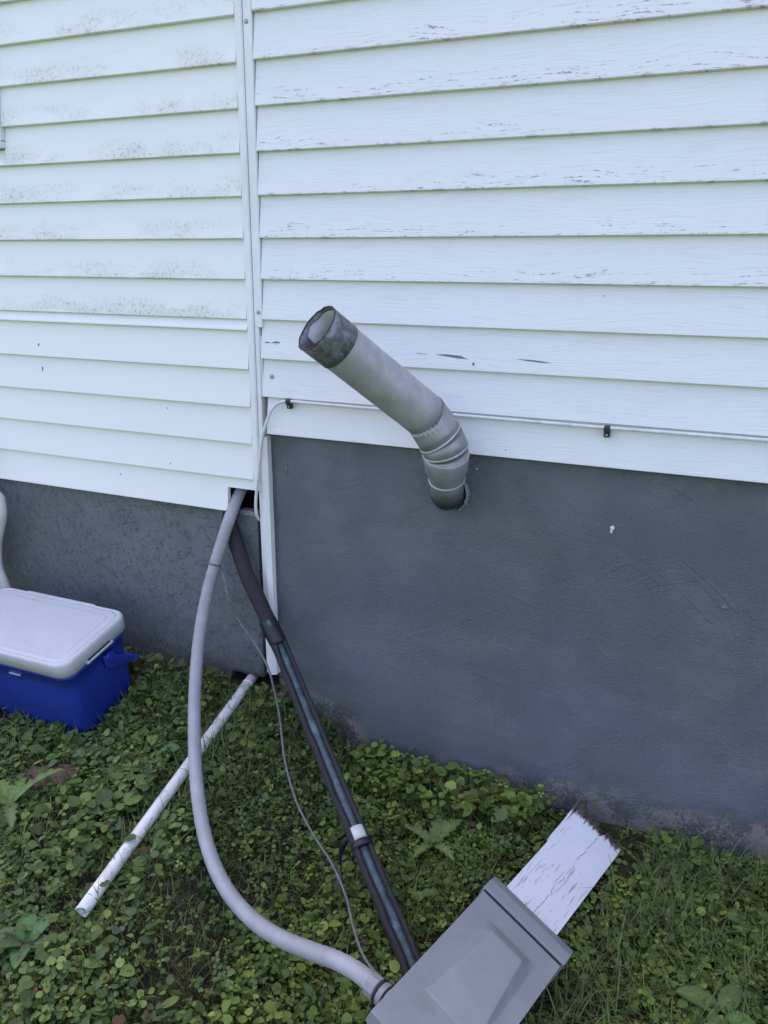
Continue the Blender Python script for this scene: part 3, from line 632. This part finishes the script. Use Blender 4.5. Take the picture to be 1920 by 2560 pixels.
# ------------------------------------------------------------------ fallen post and grey enclosure
BW = np.array((0.88630228, -0.25108563, -0.38913272)); BL = np.array((0.26154946, 0.96481714, -0.02682849)); BN = np.array((0.38217816, -0.0779993, 0.92079094)); BO = np.array((.94, -.232, .076))
def bl(w, l, n): return BO + w*BW + l*BL + n*BN
def local_obj(name, V, F, mt, parent, smooth=False):
    """mesh in the board's own axes (w, l, n), placed by a rotation matrix"""
    me = bpy.data.meshes.new(name); me.from_pydata([tuple(v) for v in V], [], F); me.materials.append(MT[mt])
    if smooth: me.polygons.foreach_set('use_smooth', [True]*len(me.polygons))
    o = bpy.data.objects.new(name, me); COL.objects.link(o)
    if parent is None:
        o.matrix_world = Matrix.Translation(Vector(BO)) @ Matrix((BW, BL, BN)).transposed().to_4x4()
    else: o.parent = parent
    return o
def frame_empty(name):
    e = bpy.data.objects.new(name, None); COL.objects.link(e); e.matrix_world = Matrix.Translation(Vector(BO)) @ Matrix((BW, BL, BN)).transposed().to_4x4(); e.empty_display_size = .05; return e
def make_post():
    nx = 44; V, F = [], []; t = .020
    def end(i):
        u = i/nx; base = .176 - .018*u + .030*(u < .06) + .006*math.sin(u*9)
        return base + .026*mn.noise(Vector((u*8, 0, 0))) + .016*mn.noise(Vector((u*31, 3, 0)))
    ls = [-.80, -.4, -.2, -.05, .05, .10, .13]
    for i in range(nx+1):
        w = -.07+.14*i/nx; e = end(i); eb = e + .020 + .026*mn.noise(Vector((i*.35, 6, 0)))
        prof = [(l, 0.0) for l in ls] + [(e-.012, 0.0), (e, -.003), (eb, -t*.6), (eb-.005, -t)] + [(l, -t) for l in reversed(ls)]
        V += [(w, l, n+.0006*mn.noise(Vector((w*40, l*8, 0)))) for l, n in prof]
    m = len(prof)
    for i in range(nx):
        for k in range(m): F.append((i*m+k, (i+1)*m+k, (i+1)*m+(k+1) % m, i*m+(k+1) % m))
    F += [tuple(range(m)), tuple(range(nx*m+m-1, nx*m-1, -1))]
    o = local_obj('wooden_board', V, F, 'peeling_paint', None); tag(o, 'white painted wooden board with peeling paint and a rotten jagged end', 'board')
    # split-off splinter at the left edge
    V, F = [], []
    for s_, (w, l, n) in enumerate([(-.0715, .02, -.002), (-.073, .09, -.001), (-.0755, .15, .002), (-.0785, .190, .006), (-.081, .214, .010)]):
        k = .010*(1-s_/5.5); V += [(w-.003, l, n-k*1.4), (w-.003, l, n+.001), (w+.004*(1-s_/5), l, n+.001), (w+.004*(1-s_/5), l, n-k*1.4)]
    for i in range(4):
        for k in range(4): F.append((i*4+k, i*4+4+k, i*4+4+(k+1) % 4, i*4+(k+1) % 4))
    F += [(3, 2, 1, 0), (16, 17, 18, 19)]
    local_obj('splinter', V, F, 'peeling_paint', o)
    e = frame_empty('enclosure_box'); tag(e, 'grey plastic electrical box with raised cover fixed on the white board', 'electrical box')
    bevel(local_obj('back_box', *box(-.086, .104, -.700, -.285, .0015, .070), 'plastic_grey', e), .004)
    # hood across the top
    pr = [(-.268, .003), (-.268, .066), (-.276, .084), (-.305, .1005), (-.336, .1020), (-.336, .003)]
    V, F = [], []
    for w in (-.0935, .1120): V += [(w, l, n) for l, n in pr]
    n_ = len(pr); F = [tuple(range(n_)), tuple(range(2*n_-1, n_-1, -1))] + [(k, n_+k, n_+(k+1) % n_, (k+1) % n_) for k in range(n_)]
    hd = bevel(local_obj('hood', V, F, 'plastic_grey', e), .003, 2, 25)
    local_obj('gasket', *box(-.0885, .1065, -.3435, -.3362, .06, .0988), 'gasket', e)
    # cover with the raised wedge
    x0, x1, y0, y1, z0, z1 = -.0885, .1070, -.712, -.3438, .0705, .1005
    def hgt(w, l):
        bw0, bw1, bt, bb = -.048, .073, -.388, -.602
        if not (bw0 < w < bw1 and bb < l < bt): return 0.0
        u = (l-bb)/(bt-bb); h = .0012+.026*u**.85; fw = .0015+.027*u**.8
        return h*min(1, (w-bw0)/fw, (bw1-w)/fw)*min(1, ((bt-l)/.034)**.8)
    nw, nl = 130, 220; V, F = [], []
    for j in range(nl+1):
        for i in range(nw+1):
            w = x0+(x1-x0)*i/nw; l = y0+(y1-y0)*j/nl; V.append((w, l, z1+hgt(w, l)))
    for _ in range(1):      # soften the moulded edges
        Z = np.array([v[2] for v in V]).reshape(nl+1, nw+1); Z2 = Z.copy(); Z2[1:-1, 1:-1] = (Z[1:-1, 1:-1]*2+Z[:-2, 1:-1]+Z[2:, 1:-1]+Z[1:-1, :-2]+Z[1:-1, 2:])/6
        V = [(v[0], v[1], z) for v, z in zip(V, Z2.ravel())]
    for j in range(nl):
        for i in range(nw): a = j*(nw+1)+i; F.append((a, a+1, a+nw+2, a+nw+1))
    per = [i for i in range(nw+1)] + [j*(nw+1)+nw for j in range(1, nl+1)] + [nl*(nw+1)+i for i in range(nw-1, -1, -1)] + [j*(nw+1) for j in range(nl-1, 0, -1)]
    n0 = len(V)
    for q in per: V.append((V[q][0], V[q][1], z0))
    for k in range(len(per)): k2 = (k+1) % len(per); F.append((per[k2], per[k], n0+k, n0+k2))
    F.append(tuple(n0+k for k in range(len(per)-1, -1, -1)))
    cv = local_obj('cover', V, F, 'plastic_grey', e)
    cv.data.polygons.foreach_set('use_smooth', [i < nw*nl for i in range(len(F))])
make_post()

# ------------------------------------------------------------------ cooler, chair, brick
def rrect(hx, hy, r, n=6):
    out = []
    for cx, cy, a0 in ((hx-r, hy-r, 0), (-hx+r, hy-r, 90), (-hx+r, -hy+r, 180), (hx-r, -hy+r, 270)):
        for k in range(n+1):
            a = math.radians(a0+90*k/n); out.append((cx+r*math.cos(a), cy+r*math.sin(a)))
    return out
def stack(rings):
    V, F = [], []; n = len(rings[0])
    for r in rings: V += r
    for i in range(len(rings)-1):
        for k in range(n): F.append((i*n+k, i*n+(k+1) % n, (i+1)*n+(k+1) % n, (i+1)*n+k))
    F += [tuple(range(n-1, -1, -1)), tuple(range((len(rings)-1)*n, len(rings)*n))]; return V, F
def make_cooler():
    e = empty('cooler', (-.678, -.25, .152)); e.rotation_euler = (math.radians(12), 0, 0); tag(e, 'blue cooler with white lid standing against the grey skirt wall', 'cooler')
    def lo(name, V, F, mt, parent=e, smooth=True):
        me = bpy.data.meshes.new(name); me.from_pydata([tuple(v) for v in V], [], F); me.materials.append(MT[mt])
        if smooth: me.polygons.foreach_set('use_smooth', [len(p.vertices) < 5 for p in me.polygons])
        o = bpy.data.objects.new(name, me); COL.objects.link(o); o.parent = parent; return o
    CY = .028
    def ring(hx, hy, r, z): return [(x, y+CY, z) for x, y in rrect(hx, hy, r)]
    # body tapers down, dark strips paint the shade of its moulded recess lines
    V, F = stack([ring(.226, .113, .03, -.032), ring(.230, .117, .035, -.024), ring(.236, .121, .036, .150), ring(.240, .125, .036, .198), ring(.2465, .1310, .038, .2005), ring(.2470, .1315, .038, .212), ring(.238, .1225, .036, .2145)])
    bd = lo('body', V, F, 'cooler_blue')
    def wave(x): return .052 + .016*math.tanh((x-.02)*40)*.6 + (.040*max(0, (x-.13)/.1)**1.3)
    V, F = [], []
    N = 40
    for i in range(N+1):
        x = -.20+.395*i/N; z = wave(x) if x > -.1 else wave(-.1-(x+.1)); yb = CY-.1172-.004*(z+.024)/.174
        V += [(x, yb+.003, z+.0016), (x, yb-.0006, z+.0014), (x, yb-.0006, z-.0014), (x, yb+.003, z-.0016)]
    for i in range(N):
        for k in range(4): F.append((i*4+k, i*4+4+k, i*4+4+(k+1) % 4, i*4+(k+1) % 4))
    F += [(3, 2, 1, 0), (N*4, N*4+1, N*4+2, N*4+3)]; lo('groove_shade', V, F, 'cooler_groove_shade', bd, False)
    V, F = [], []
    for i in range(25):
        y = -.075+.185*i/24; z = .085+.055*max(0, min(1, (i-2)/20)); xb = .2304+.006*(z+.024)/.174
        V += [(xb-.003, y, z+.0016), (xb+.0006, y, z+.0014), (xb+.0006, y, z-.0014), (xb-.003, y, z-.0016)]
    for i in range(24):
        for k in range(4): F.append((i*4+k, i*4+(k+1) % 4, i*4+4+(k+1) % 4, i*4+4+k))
    F += [(0, 1, 2, 3), (99, 98, 97, 96)]; lo('groove_shade', V, F, 'cooler_groove_shade', bd, False)  # side strip, recess shade painted the same way
    lo('scratch', *box(.010, .052, CY-.1272, CY-.120, .176, .179), 'lid_white', bd, False).scale = (1, 1, 1)
    # lid with raised rim panel and slots
    V, F = stack([ring(.247, .132, .040, .2165), ring(.2525, .1375, .042, .2185), ring(.2535, .1385, .042, .2545), ring(.2525, .1375, .042, .2595), ring(.2490, .1340, .041, .2635), ring(.2450, .1300, .040, .2645), ring(.2425, .1275, .039, .2625), ring(.2400, .1250, .038, .2625), ring(.2375, .1225, .037, .2650), ring(.2330, .1180, .036, .2660)])
    ld = lo('lid', V, F, 'lid_white')
    pn = [ring(.215, .100, .022, .2655), ring(.215, .100, .022, .2664), ring(.2130, .098, .020, .2667)]
    lo('lid_panel', *stack(pn), 'lid_white', ld)
    for b_ in ((.2531, .2560, CY-.052, CY+.040, .224, .2275), (-.115, -.03, CY-.1412, CY-.138, .226, .2295)): lo('slot', *box(*b_), 'gasket', ld, False)
    for b_ in ((.2500, .2580, CY-.060, CY+.050, .2155, .2232), (-.13, -.015, CY-.1435, CY-.136, .2150, .2250)): bevel(lo('grip_lip', *box(*b_), 'lid_white', ld, False), .002)
    for b_ in ((-.150, .125, CY+.136, CY+.1415, .222, .262),): bevel(lo('hinge_rail', *box(*b_), 'lid_white', ld, False), .003)
    # swing handle folded back
    for sx in (1, -1):
        V, F = [], []; rows = []
        for t, hw, th in ((0, .020, .006), (.015, .027, .008), (.040, .026, .008), (.075, .019, .007), (.105, .012, .006), (.125, .008, .005)):
            y = CY+.008+t; z = .170-.60*t; rows.append([(sx*(.2415+.001), y, z-hw), (sx*(.2415+.001+th), y, z-hw*.9), (sx*(.2415+.001+th), y, z+hw*.9), (sx*(.2415+.001), y, z+hw)])
        V, F = stack(rows)
        ha = bevel(lo('handle', V, F, 'cooler_blue', e), .002); tag(ha, 'blue swing handle folded back')
        a = (sx*.248, CY+.030, .176); lo('pivot', *tube([(a[0], a[1], a[2]), (a[0]+sx*.005, a[1], a[2]), (a[0]+sx*.0065, a[1], a[2])], [.017, .017, .014], 20), 'cooler_blue', ha)
    lo('handle', *tube([(-.25, CY+.130, .097), (.25, CY+.130, .097)], .008, 12), 'cooler_blue', e)
make_cooler()

def make_chair():
    e = empty('garden_chair', (-1.28, -.10, .19)); tag(e, 'cream plastic garden chair cut off at the left edge beside the cooler', 'chair')
    bp = [(-1.020, -.05, .712), (-1.006, -.05, .705), (-1.003, -.05, .690), (-1.006, -.05, .645), (-1.030, -.05, .586), (-1.050, -.05, .527), (-1.052, -.055, .455), (-1.024, -.06, .390), (-1.005, -.062, .30), (-.992, -.065, .195)]
    for sx in (0, 1):
        P = [(x if not sx else -2.56-x, y, z) for x, y, z in bp]
        build('leg', *tube(catmull(P, 5), [.019]*46, 12), 'chair_cream', e, True)
    for x in (-1.04, -1.52): build('leg', *tube([(x, -.46, .12), (x, -.43, .34), (x, -.41, .50)], [.016, .019, .021], 12), 'chair_cream', e, True)
    bevel(build('seat', *box(-1.53, -1.05, -.46, -.05, .500, .525), 'chair_cream', e), .01, 3)
    for k in range(5):
        x = -1.46+.09*k; bevel(build('back_slat', *box(x-.025, x+.025, -.052, -.038, .527, .86) if x < -1.05 else box(-1.09, -1.06, -.052, -.038, .527, .86), 'chair_cream', e), .004)
    bevel(build('back_rail', *box(-1.54, -1.08, -.065, -.03, .86, .93), 'chair_cream', e), .012, 3)
    for x in (-1.075, -1.52): build('armrest', *tube(catmull([(x, -.075, .69), (x, -.25, .700), (x, -.43, .69), (x, -.42, .50)], 6), .017, 12), 'chair_cream', e, True)
make_chair()

def make_brick():
    V, F = [], []
    R = lambda: random.uniform(-.004, .004)
    nx, ny = 8, 4
    for k, z in enumerate((-.03, .026)):
        for j in range(ny+1):
            for i in range(nx+1):
                V.append((-.065+.13*i/nx+R(), -.035+.07*j/ny+R(), z+R()*.8-(.006 if k and (i in (0, nx) or j in (0, ny)) else 0)))
    n = (nx+1)*(ny+1)
    for k in (0, 1):
        for j in range(ny):
            for i in range(nx):
                a = k*n+j*(nx+1)+i; f = (a, a+1, a+nx+2, a+nx+1); F.append(f if k else f[::-1])
    per = [i for i in range(nx+1)] + [j*(nx+1)+nx for j in range(1, ny+1)] + [ny*(nx+1)+i for i in range(nx-1, -1, -1)] + [j*(nx+1) for j in range(ny-1, 0, -1)]
    for k in range(len(per)): k2 = (k+1) % len(per); F.append((per[k], per[k2], n+per[k2], n+per[k]))
    a = math.radians(18); V = [(-.420+x*math.cos(a)-y*math.sin(a), -.512+x*math.sin(a)+y*math.cos(a), .093+z-.2*(-.0)+.21*(x*math.sin(a)+y*math.cos(a))) for x, y, z in V]
    tag(build('brick', V, F, 'brick_red', None), 'weathered reddish brown brick half buried in the weeds', 'brick')
make_brick()

# ------------------------------------------------------------------ ground cover
TINTS = [(.072, .118, .030), (.088, .142, .034), (.054, .096, .028), (.115, .170, .040), (.082, .125, .042), (.140, .190, .048), (.060, .104, .042)]
def kidney(n=14):
    V = [(0, 0, 0), (.42, 0, .03)]
    for i in range(n+1):
        th = math.radians(-158+316*i/n); r = .62*(1+.055*math.cos(9*th)); x = .42+r*math.cos(th)*.98; y = r*math.sin(th)*1.1
        V.append((x, y, .10*(r*r)+.03*math.sin(3*th)))
    F = [(1, 2+i, 3+i) for i in range(n)] + [(1, 0, 2), (1, 2+n, 0)]; return np.array(V), F
def heart(n=12):
    V = [(0, 0, 0), (.40, 0, -.05)]
    for i in range(n+1):
        t = -1+2*i/n; th = math.radians(165*t); r = .60+.12*math.cos(th)*abs(math.cos(th))+(.22 if i == n//2 else 0); V.append((.42+r*math.cos(th)*1.0, r*math.sin(th)*1.0, .16*abs(math.sin(th))*r-.10*max(0, math.cos(th))))
    F = [(1, 2+i, 3+i) for i in range(n)] + [(1, 0, 2), (1, 2+n, 0)]; return np.array(V), F
def oval(n=10):
    V = [(0, 0, 0), (.75, 0, -.03)]
    for i in range(n+1):
        t = i/n*2*math.pi*.94+.19; V.append((.75-.75*math.cos(t), .36*math.sin(t), .07*abs(math.sin(t))-.06*(1-math.cos(t))))
    F = [(1, 2+i, 3+i) for i in range(n)]; return np.array(V), F
def clover():
    V, F = [], []
    for a in (0, 2.1, -2.1):
        b0 = len(V); ca, sa = math.cos(a), math.sin(a)
        for (x, y, z) in ((.05, 0, 0), (.35, .26, .08), (.72, .30, .06), (.86, .10, .0), (.80, 0, -.04), (.86, -.10, .0), (.72, -.30, .06), (.35, -.26, .08), (.45, 0, -.02)): V.append((x*ca-y*sa, x*sa+y*ca, z))
        F += [(b0+8, b0+i, b0+(i+1) % 8) for i in range(8)]
    return np.array(V), F
TEMPL = [kidney(), heart(), oval(), clover()]
def cooler_hit(x, y): return abs(x+.678) < .25 and -.345 < y < -.06
def board_h(x, y):
    """height of the underside of the board or box over this spot, or None"""
    p = np.array((x, y, .05)); q = p-BO; w = q@BW; l = q@BL
    if abs(w) < .125 and -.85 < l < .21: return .5
    return None
PVA, PVB = np.array((-.11, .05)), np.array((-.0326, -.8086))
def near_pvc(x, y):
    d = PVB-PVA; t = max(0, min(1, ((x-PVA[0])*d[0]+(y-PVA[1])*d[1])/(d@d))); q = PVA+d*t; return math.hypot(x-q[0], y-q[1])
BARE = [(.19, -.74, .08), (.25, -.80, .07), (.14, -.66, .06), (.18, -.56, .06), (.0, -.10, .075), (-.10, -.10, .05), (-.42, -.51, .085), (1.0, -.56, .06), (-.30, -.62, .07), (1.03, -.06, .10), (.36, -.50, .05)]
def density(x, y):
    d = .72+.65*nz(x, y, 4.2, 1)+.50*nz(x, y, 11, 5)
    for bx_, by_, r in BARE:
        q = math.hypot(x-bx_, y-by_)/r
        if q < 1.4: d *= .32+.68*min(1, max(0, (q-.5)/.9))
    return max(0.03, min(1, d))
def emit_mesh(name, V, F3, T, mt, label, cat):
    me = bpy.data.meshes.new(name); V = np.asarray(V, np.float32); F3 = np.asarray(F3, np.int32)
    me.vertices.add(len(V)); me.vertices.foreach_set('co', V.ravel()); me.loops.add(F3.size); me.loops.foreach_set('vertex_index', F3.ravel())
    k = F3.shape[1]; me.polygons.add(len(F3)); me.polygons.foreach_set('loop_start', np.arange(0, F3.size, k, dtype=np.int32))
    me.polygons.foreach_set('use_smooth', np.ones(len(F3), dtype=bool))
    me.update(calc_edges=True)
    a = me.attributes.new('tint', 'FLOAT_COLOR', 'POINT'); C4 = np.ones((len(V), 4), np.float32); C4[:, :3] = T; a.data.foreach_set('color', C4.ravel())
    me.materials.append(MT[mt]); o = bpy.data.objects.new(name, me); COL.objects.link(o)
    if label: tag(o, label, cat, kind='stuff')
    return o
def make_leaves():
    VV, FF, TT = [], [], []; base = 0
    def add(kind, x, y, z, size, az, tilt, roll, tint):
        nonlocal base
        Vt, Ft = TEMPL[kind]
        R = np.array(Matrix.Rotation(az, 3, 'Z') @ Matrix.Rotation(tilt, 3, 'Y') @ Matrix.Rotation(roll, 3, 'X'))
        v = (Vt*size*np.array((1, rng.uniform(.85, 1.1), rng.uniform(.5, 1.8))))@R.T + (x, y, z)
        VV.append(v); FF.append(np.array(Ft)+base); TT.append(np.tile(tint, (len(v), 1))); base += len(v)
        # stalk down to the soil
        g = gz(x, y); d = rng.uniform(-.012, .012, 2)
        s = np.array([(x, y, z), (x+.0012, y+.0008, z), (x+d[0], y+d[1], g-.003)]); VV.append(s); FF.append(np.array([(0, 1, 2)])+base); TT.append(np.tile(np.array(tint)*(1.2, 1.0, .9), (3, 1))); base += 3
    def area(x0, x1, y0, y1, per_m2, full):
        n = int((x1-x0)*(y1-y0)*per_m2)
        for _ in range(n):
            x = rng.uniform(x0, x1); y = rng.uniform(y0, y1)
            if rng.random() > density(x, y) or cooler_hit(x, y) or y > -.012: continue
            g = gz(x, y); hmax = .028+.030*max(0, .5+nz(x, y, 3, 9)) + (.045 if y > -.16 and .3 < x < 1.0 else 0)
            h = hmax*rng.random()**.8
            if board_h(x, y): h = min(h, .012)
            if near_pvc(x, y) < .065: h = min(h, .008) if rng.random() < .985 else h
            left = x < .05 and y > -.75
            kind = int(rng.choice(4, p=(.34, .50, .08, .08) if left else (.52, .16, .10, .22)))
            size = (rng.uniform(.008, .0185) if kind == 0 else rng.uniform(.010, .023)) * (1.18 if left else 1.0) * (.8+.5*h/.05) * .64 * min(1.6, math.exp(rng.normal(0, .33)))
            if kind == 2: size *= .9
            yel = max(0, nz(x, y, 2.6, 8)); t = np.array(TINTS[int(rng.integers(len(TINTS)))])*rng.uniform(.72, 1.65)
            t = t*(1+.35*yel) * ((1.25, 1.22, .95) if x > .3 else (1, 1, 1.02))
            if h < hmax*.3: t = t*(1.0, .92, .9)
            if rng.random() < .025: t = np.array((.16, .17, .04))*rng.uniform(.6, 1)
            if rng.random() < .015: t = np.array((.12, .075, .035))
            add(kind, x, y, g+h, size, rng.uniform(0, 2*math.pi), rng.normal(.12, .32), rng.normal(0, .32), t)
    area(-1.3, 1.75, -1.15, 0, 18000, True)
    area(-2.6, -1.3, -1.3, 0, 2200, False); area(1.75, 2.9, -1.3, 0, 2200, False); area(-2.2, 2.6, -2.3, -1.15, 2000, False)
    emit_mesh('ground_cover', np.concatenate(VV), np.concatenate(FF), np.concatenate(TT), 'leaf', 'low creeping weeds with small round scalloped leaves covering the ground', 'ground cover')
make_leaves()
def blade_pts(x, y, g, L, az, bend, w, n=5, lean=.25):
    out = []; d = np.array((math.cos(az), math.sin(az), 0)); sd_ = np.array((-math.sin(az), math.cos(az), 0)); p = np.array((x, y, g-.003)); th = lean
    for i in range(n+1):
        k = w*(1-(i/n)**1.6)*.5+.00025; out += [p-sd_*k, p+sd_*k]; p = p+(d*math.sin(th)+np.array((0, 0, math.cos(th))))*L/n; th += bend/n
    return np.array(out)
def make_grass():
    VV, FF, TT = [], [], []; base = 0; n = 5; quad = np.array([(2*i, 2*i+1, 2*i+3, 2*i+2) for i in range(n)])
    def one(x, y, L, az, bend, w, tint, lean):
        nonlocal base
        v = blade_pts(x, y, gz(x, y), L, az, bend, w, n, lean)
        gg = np.array([gz(a, b)+.004 for a, b, c in v]); v[:, 2] = np.maximum(v[:, 2], gg)
        VV.append(v); FF.append(quad+base); TT.append(np.tile(tint, (len(v), 1))); base += len(v)
    for _ in range(38000):
        x = rng.uniform(-2.2, 2.6) if rng.random() < .25 else rng.uniform(-1.2, 1.7); y = rng.uniform(-2.2, -.02) if rng.random() < .25 else rng.uniform(-1.1, -.03)
        if cooler_hit(x, y) or (board_h(x, y) and True): continue
        k = .58+.55*nz(x, y, 3.3, 12)+(.25 if x > .8 else 0)
        if rng.random() > k: continue
        L = rng.uniform(.025, .095)*(1.35 if x > .9 else 1); t = np.array((.105, .155, .044))*rng.uniform(.7, 1.6)
        if rng.random() < .12: t = np.array((.19, .165, .085))*rng.uniform(.6, 1.1)
        one(x, y, L, rng.uniform(0, 2*math.pi), rng.uniform(.2, 2.0), rng.uniform(.0012, .0036), t, rng.uniform(.05, .8))
    # dead thatch on the bare spots
    for _ in range(5200):
        if rng.random() < .6:
            b = BARE[int(rng.integers(len(BARE)))]; a = rng.uniform(0, 6.28); q = b[2]*1.3*math.sqrt(rng.random()); x, y = b[0]+q*math.cos(a), b[1]+q*math.sin(a)
        else: x, y = rng.uniform(-1.2, 1.7), rng.uniform(-1.1, -.02)
        if y > -.01 or cooler_hit(x, y): continue
        t = np.array((.105, .085, .048) if rng.random() < .6 else (.055, .07, .022))*rng.uniform(.5, 1.2)
        one(x, y, rng.uniform(.012, .05), rng.uniform(0, 6.28), rng.uniform(-.4, .6), rng.uniform(.0008, .0018), t, rng.uniform(1.1, 1.55))
    emit_mesh('grass', np.concatenate(VV), np.concatenate(FF), np.concatenate(TT), 'blade', 'thin grass blades and dead thatch scattered through the weeds', 'grass')
make_grass()

# ------------------------------------------------------------------ single plants one can point to
def jag_leaf(origin, az, L, W, tilt, curl, tint, lobes=0, parent=None, name='leaf', seed=0):
    n = 22; V, F = [], []; d = np.array((math.cos(az), math.sin(az), 0)); s = np.array((-math.sin(az), math.cos(az), 0)); p = np.array(origin, float); th = tilt
    for i in range(n+1):
        u = i/n; wd = W*(math.sin(math.pi*min(1, u**.75))**.7)*.5 + .0015
        if lobes:
            ph = (u*lobes) % 1.0; wd *= .48+.62*ph
        up = -d*math.sin(th)*0 + np.array((0, 0, 1))*math.cos(th) - d*math.sin(th)
        rip = .05*W*mn.noise(Vector((u*7, seed, 0)))
        V += [p-s*wd+up*(wd*.35+rip), p, p+s*wd+up*(wd*.35-rip)]
        p = p+(d*math.cos(th)+np.array((0, 0, 1))*math.sin(th))*L/n; th -= curl/n
    for i in range(n):
        a = 3*i; F += [(a, a+1, a+4, a+3), (a+1, a+2, a+5, a+4)]
    o = build(name, V, F, 'leaf', parent, True)
    at = o.data.attributes.new('tint', 'FLOAT_COLOR', 'POINT'); C = np.tile((*tint, 1), (len(V), 1)).astype(np.float32); C[1::3, :3] *= 1.5; at.data.foreach_set('color', C.ravel()); return o
def plant(name, x, y, leaves, label, cat, lobes, tint):
    e = empty(name, (x, y, gz(x, y))); tag(e, label, cat)
    for k, (az, L, W, tilt, curl) in enumerate(leaves):
        t = tuple(c*random.uniform(.85, 1.15) for c in tint); jag_leaf((x+.006*math.cos(az), y+.006*math.sin(az), gz(x, y)+.028), az, L, W, tilt, curl, t, lobes, e, 'leaf', k*3.3+x)
R_ = math.radians
plant('dandelion', .600, -.265, [(R_(62), .105, .046, .55, .7), (R_(95), .09, .036, .6, 1.0), (R_(165), .08, .034, .6, 1.0), (R_(250), .07, .03, .5, .9), (R_(-30), .08, .032, .6, 1.1)], 'small dandelion with toothed leaves between foam pipe and white board', 'dandelion', 5, (.13, .20, .06))
plant('dandelion', -.44, -.625, [(R_(50), .15, .040, .85, .8), (R_(205), .12, .038, .7, .8), (R_(110), .10, .04, .6, 1), (R_(-40), .10, .04, .5, 1), (R_(150), .11, .045, .5, .9)], 'large dandelion with long jagged leaves in front of the brick', 'dandelion', 6, (.125, .195, .065))
plant('broadleaf_weed', -.10, -.905, [(R_(130), .075, .042, .7, .9), (R_(70), .08, .036, .8, .9), (R_(10), .07, .034, .6, 1.0), (R_(-60), .07, .036, .6, .9), (R_(200), .08, .044, .6, .9), (R_(-110), .07, .030, .9, .7)], 'leafy broad-leaved weed in the bottom left corner', 'weed', 0, (.09, .145, .055))
plant('broadleaf_weed', 1.285, -.50, [(R_(70), .075, .036, .5, .8), (R_(170), .085, .042, .4, .7), (R_(-20), .07, .034, .5, .9), (R_(250), .06, .03, .6, .8)], 'pale broad-leaved weed in the bottom right corner', 'weed', 0, (.12, .18, .06))
def tuft(x, y, n, Lr, label, seed):
    r = np.random.default_rng(seed); VV, FF, base = [], [], 0; quad = np.array([(2*i, 2*i+1, 2*i+3, 2*i+2) for i in range(5)]); TT = []
    for _ in range(n):
        v = blade_pts(x+r.normal(0, .014), y+r.normal(0, .010), gz(x, y), r.uniform(*Lr), r.uniform(0, 6.28), r.uniform(.2, 1.2), r.uniform(.002, .0038), 5, r.uniform(.02, .30)); v[:, 1] = np.minimum(v[:, 1], -.004)
        VV.append(v); FF.append(quad+base); base += len(v); TT.append(np.tile(np.array((.07, .11, .035))*r.uniform(.7, 1.3), (len(v), 1)))
    o = emit_mesh('grass_tuft', np.concatenate(VV), np.concatenate(FF), np.concatenate(TT), 'blade', None, None); tag(o, label, 'grass tuft')
tuft(.185, -.07, 22, (.10, .20), 'tall grass tuft at the foot of the foundation right of the foam pipe', 3)
tuft(1.40, -.16, 26, (.10, .19), 'grass tuft near the foundation at the right edge', 5)
tuft(1.16, -.34, 16, (.09, .17), 'grass tuft just right of the white board', 8)
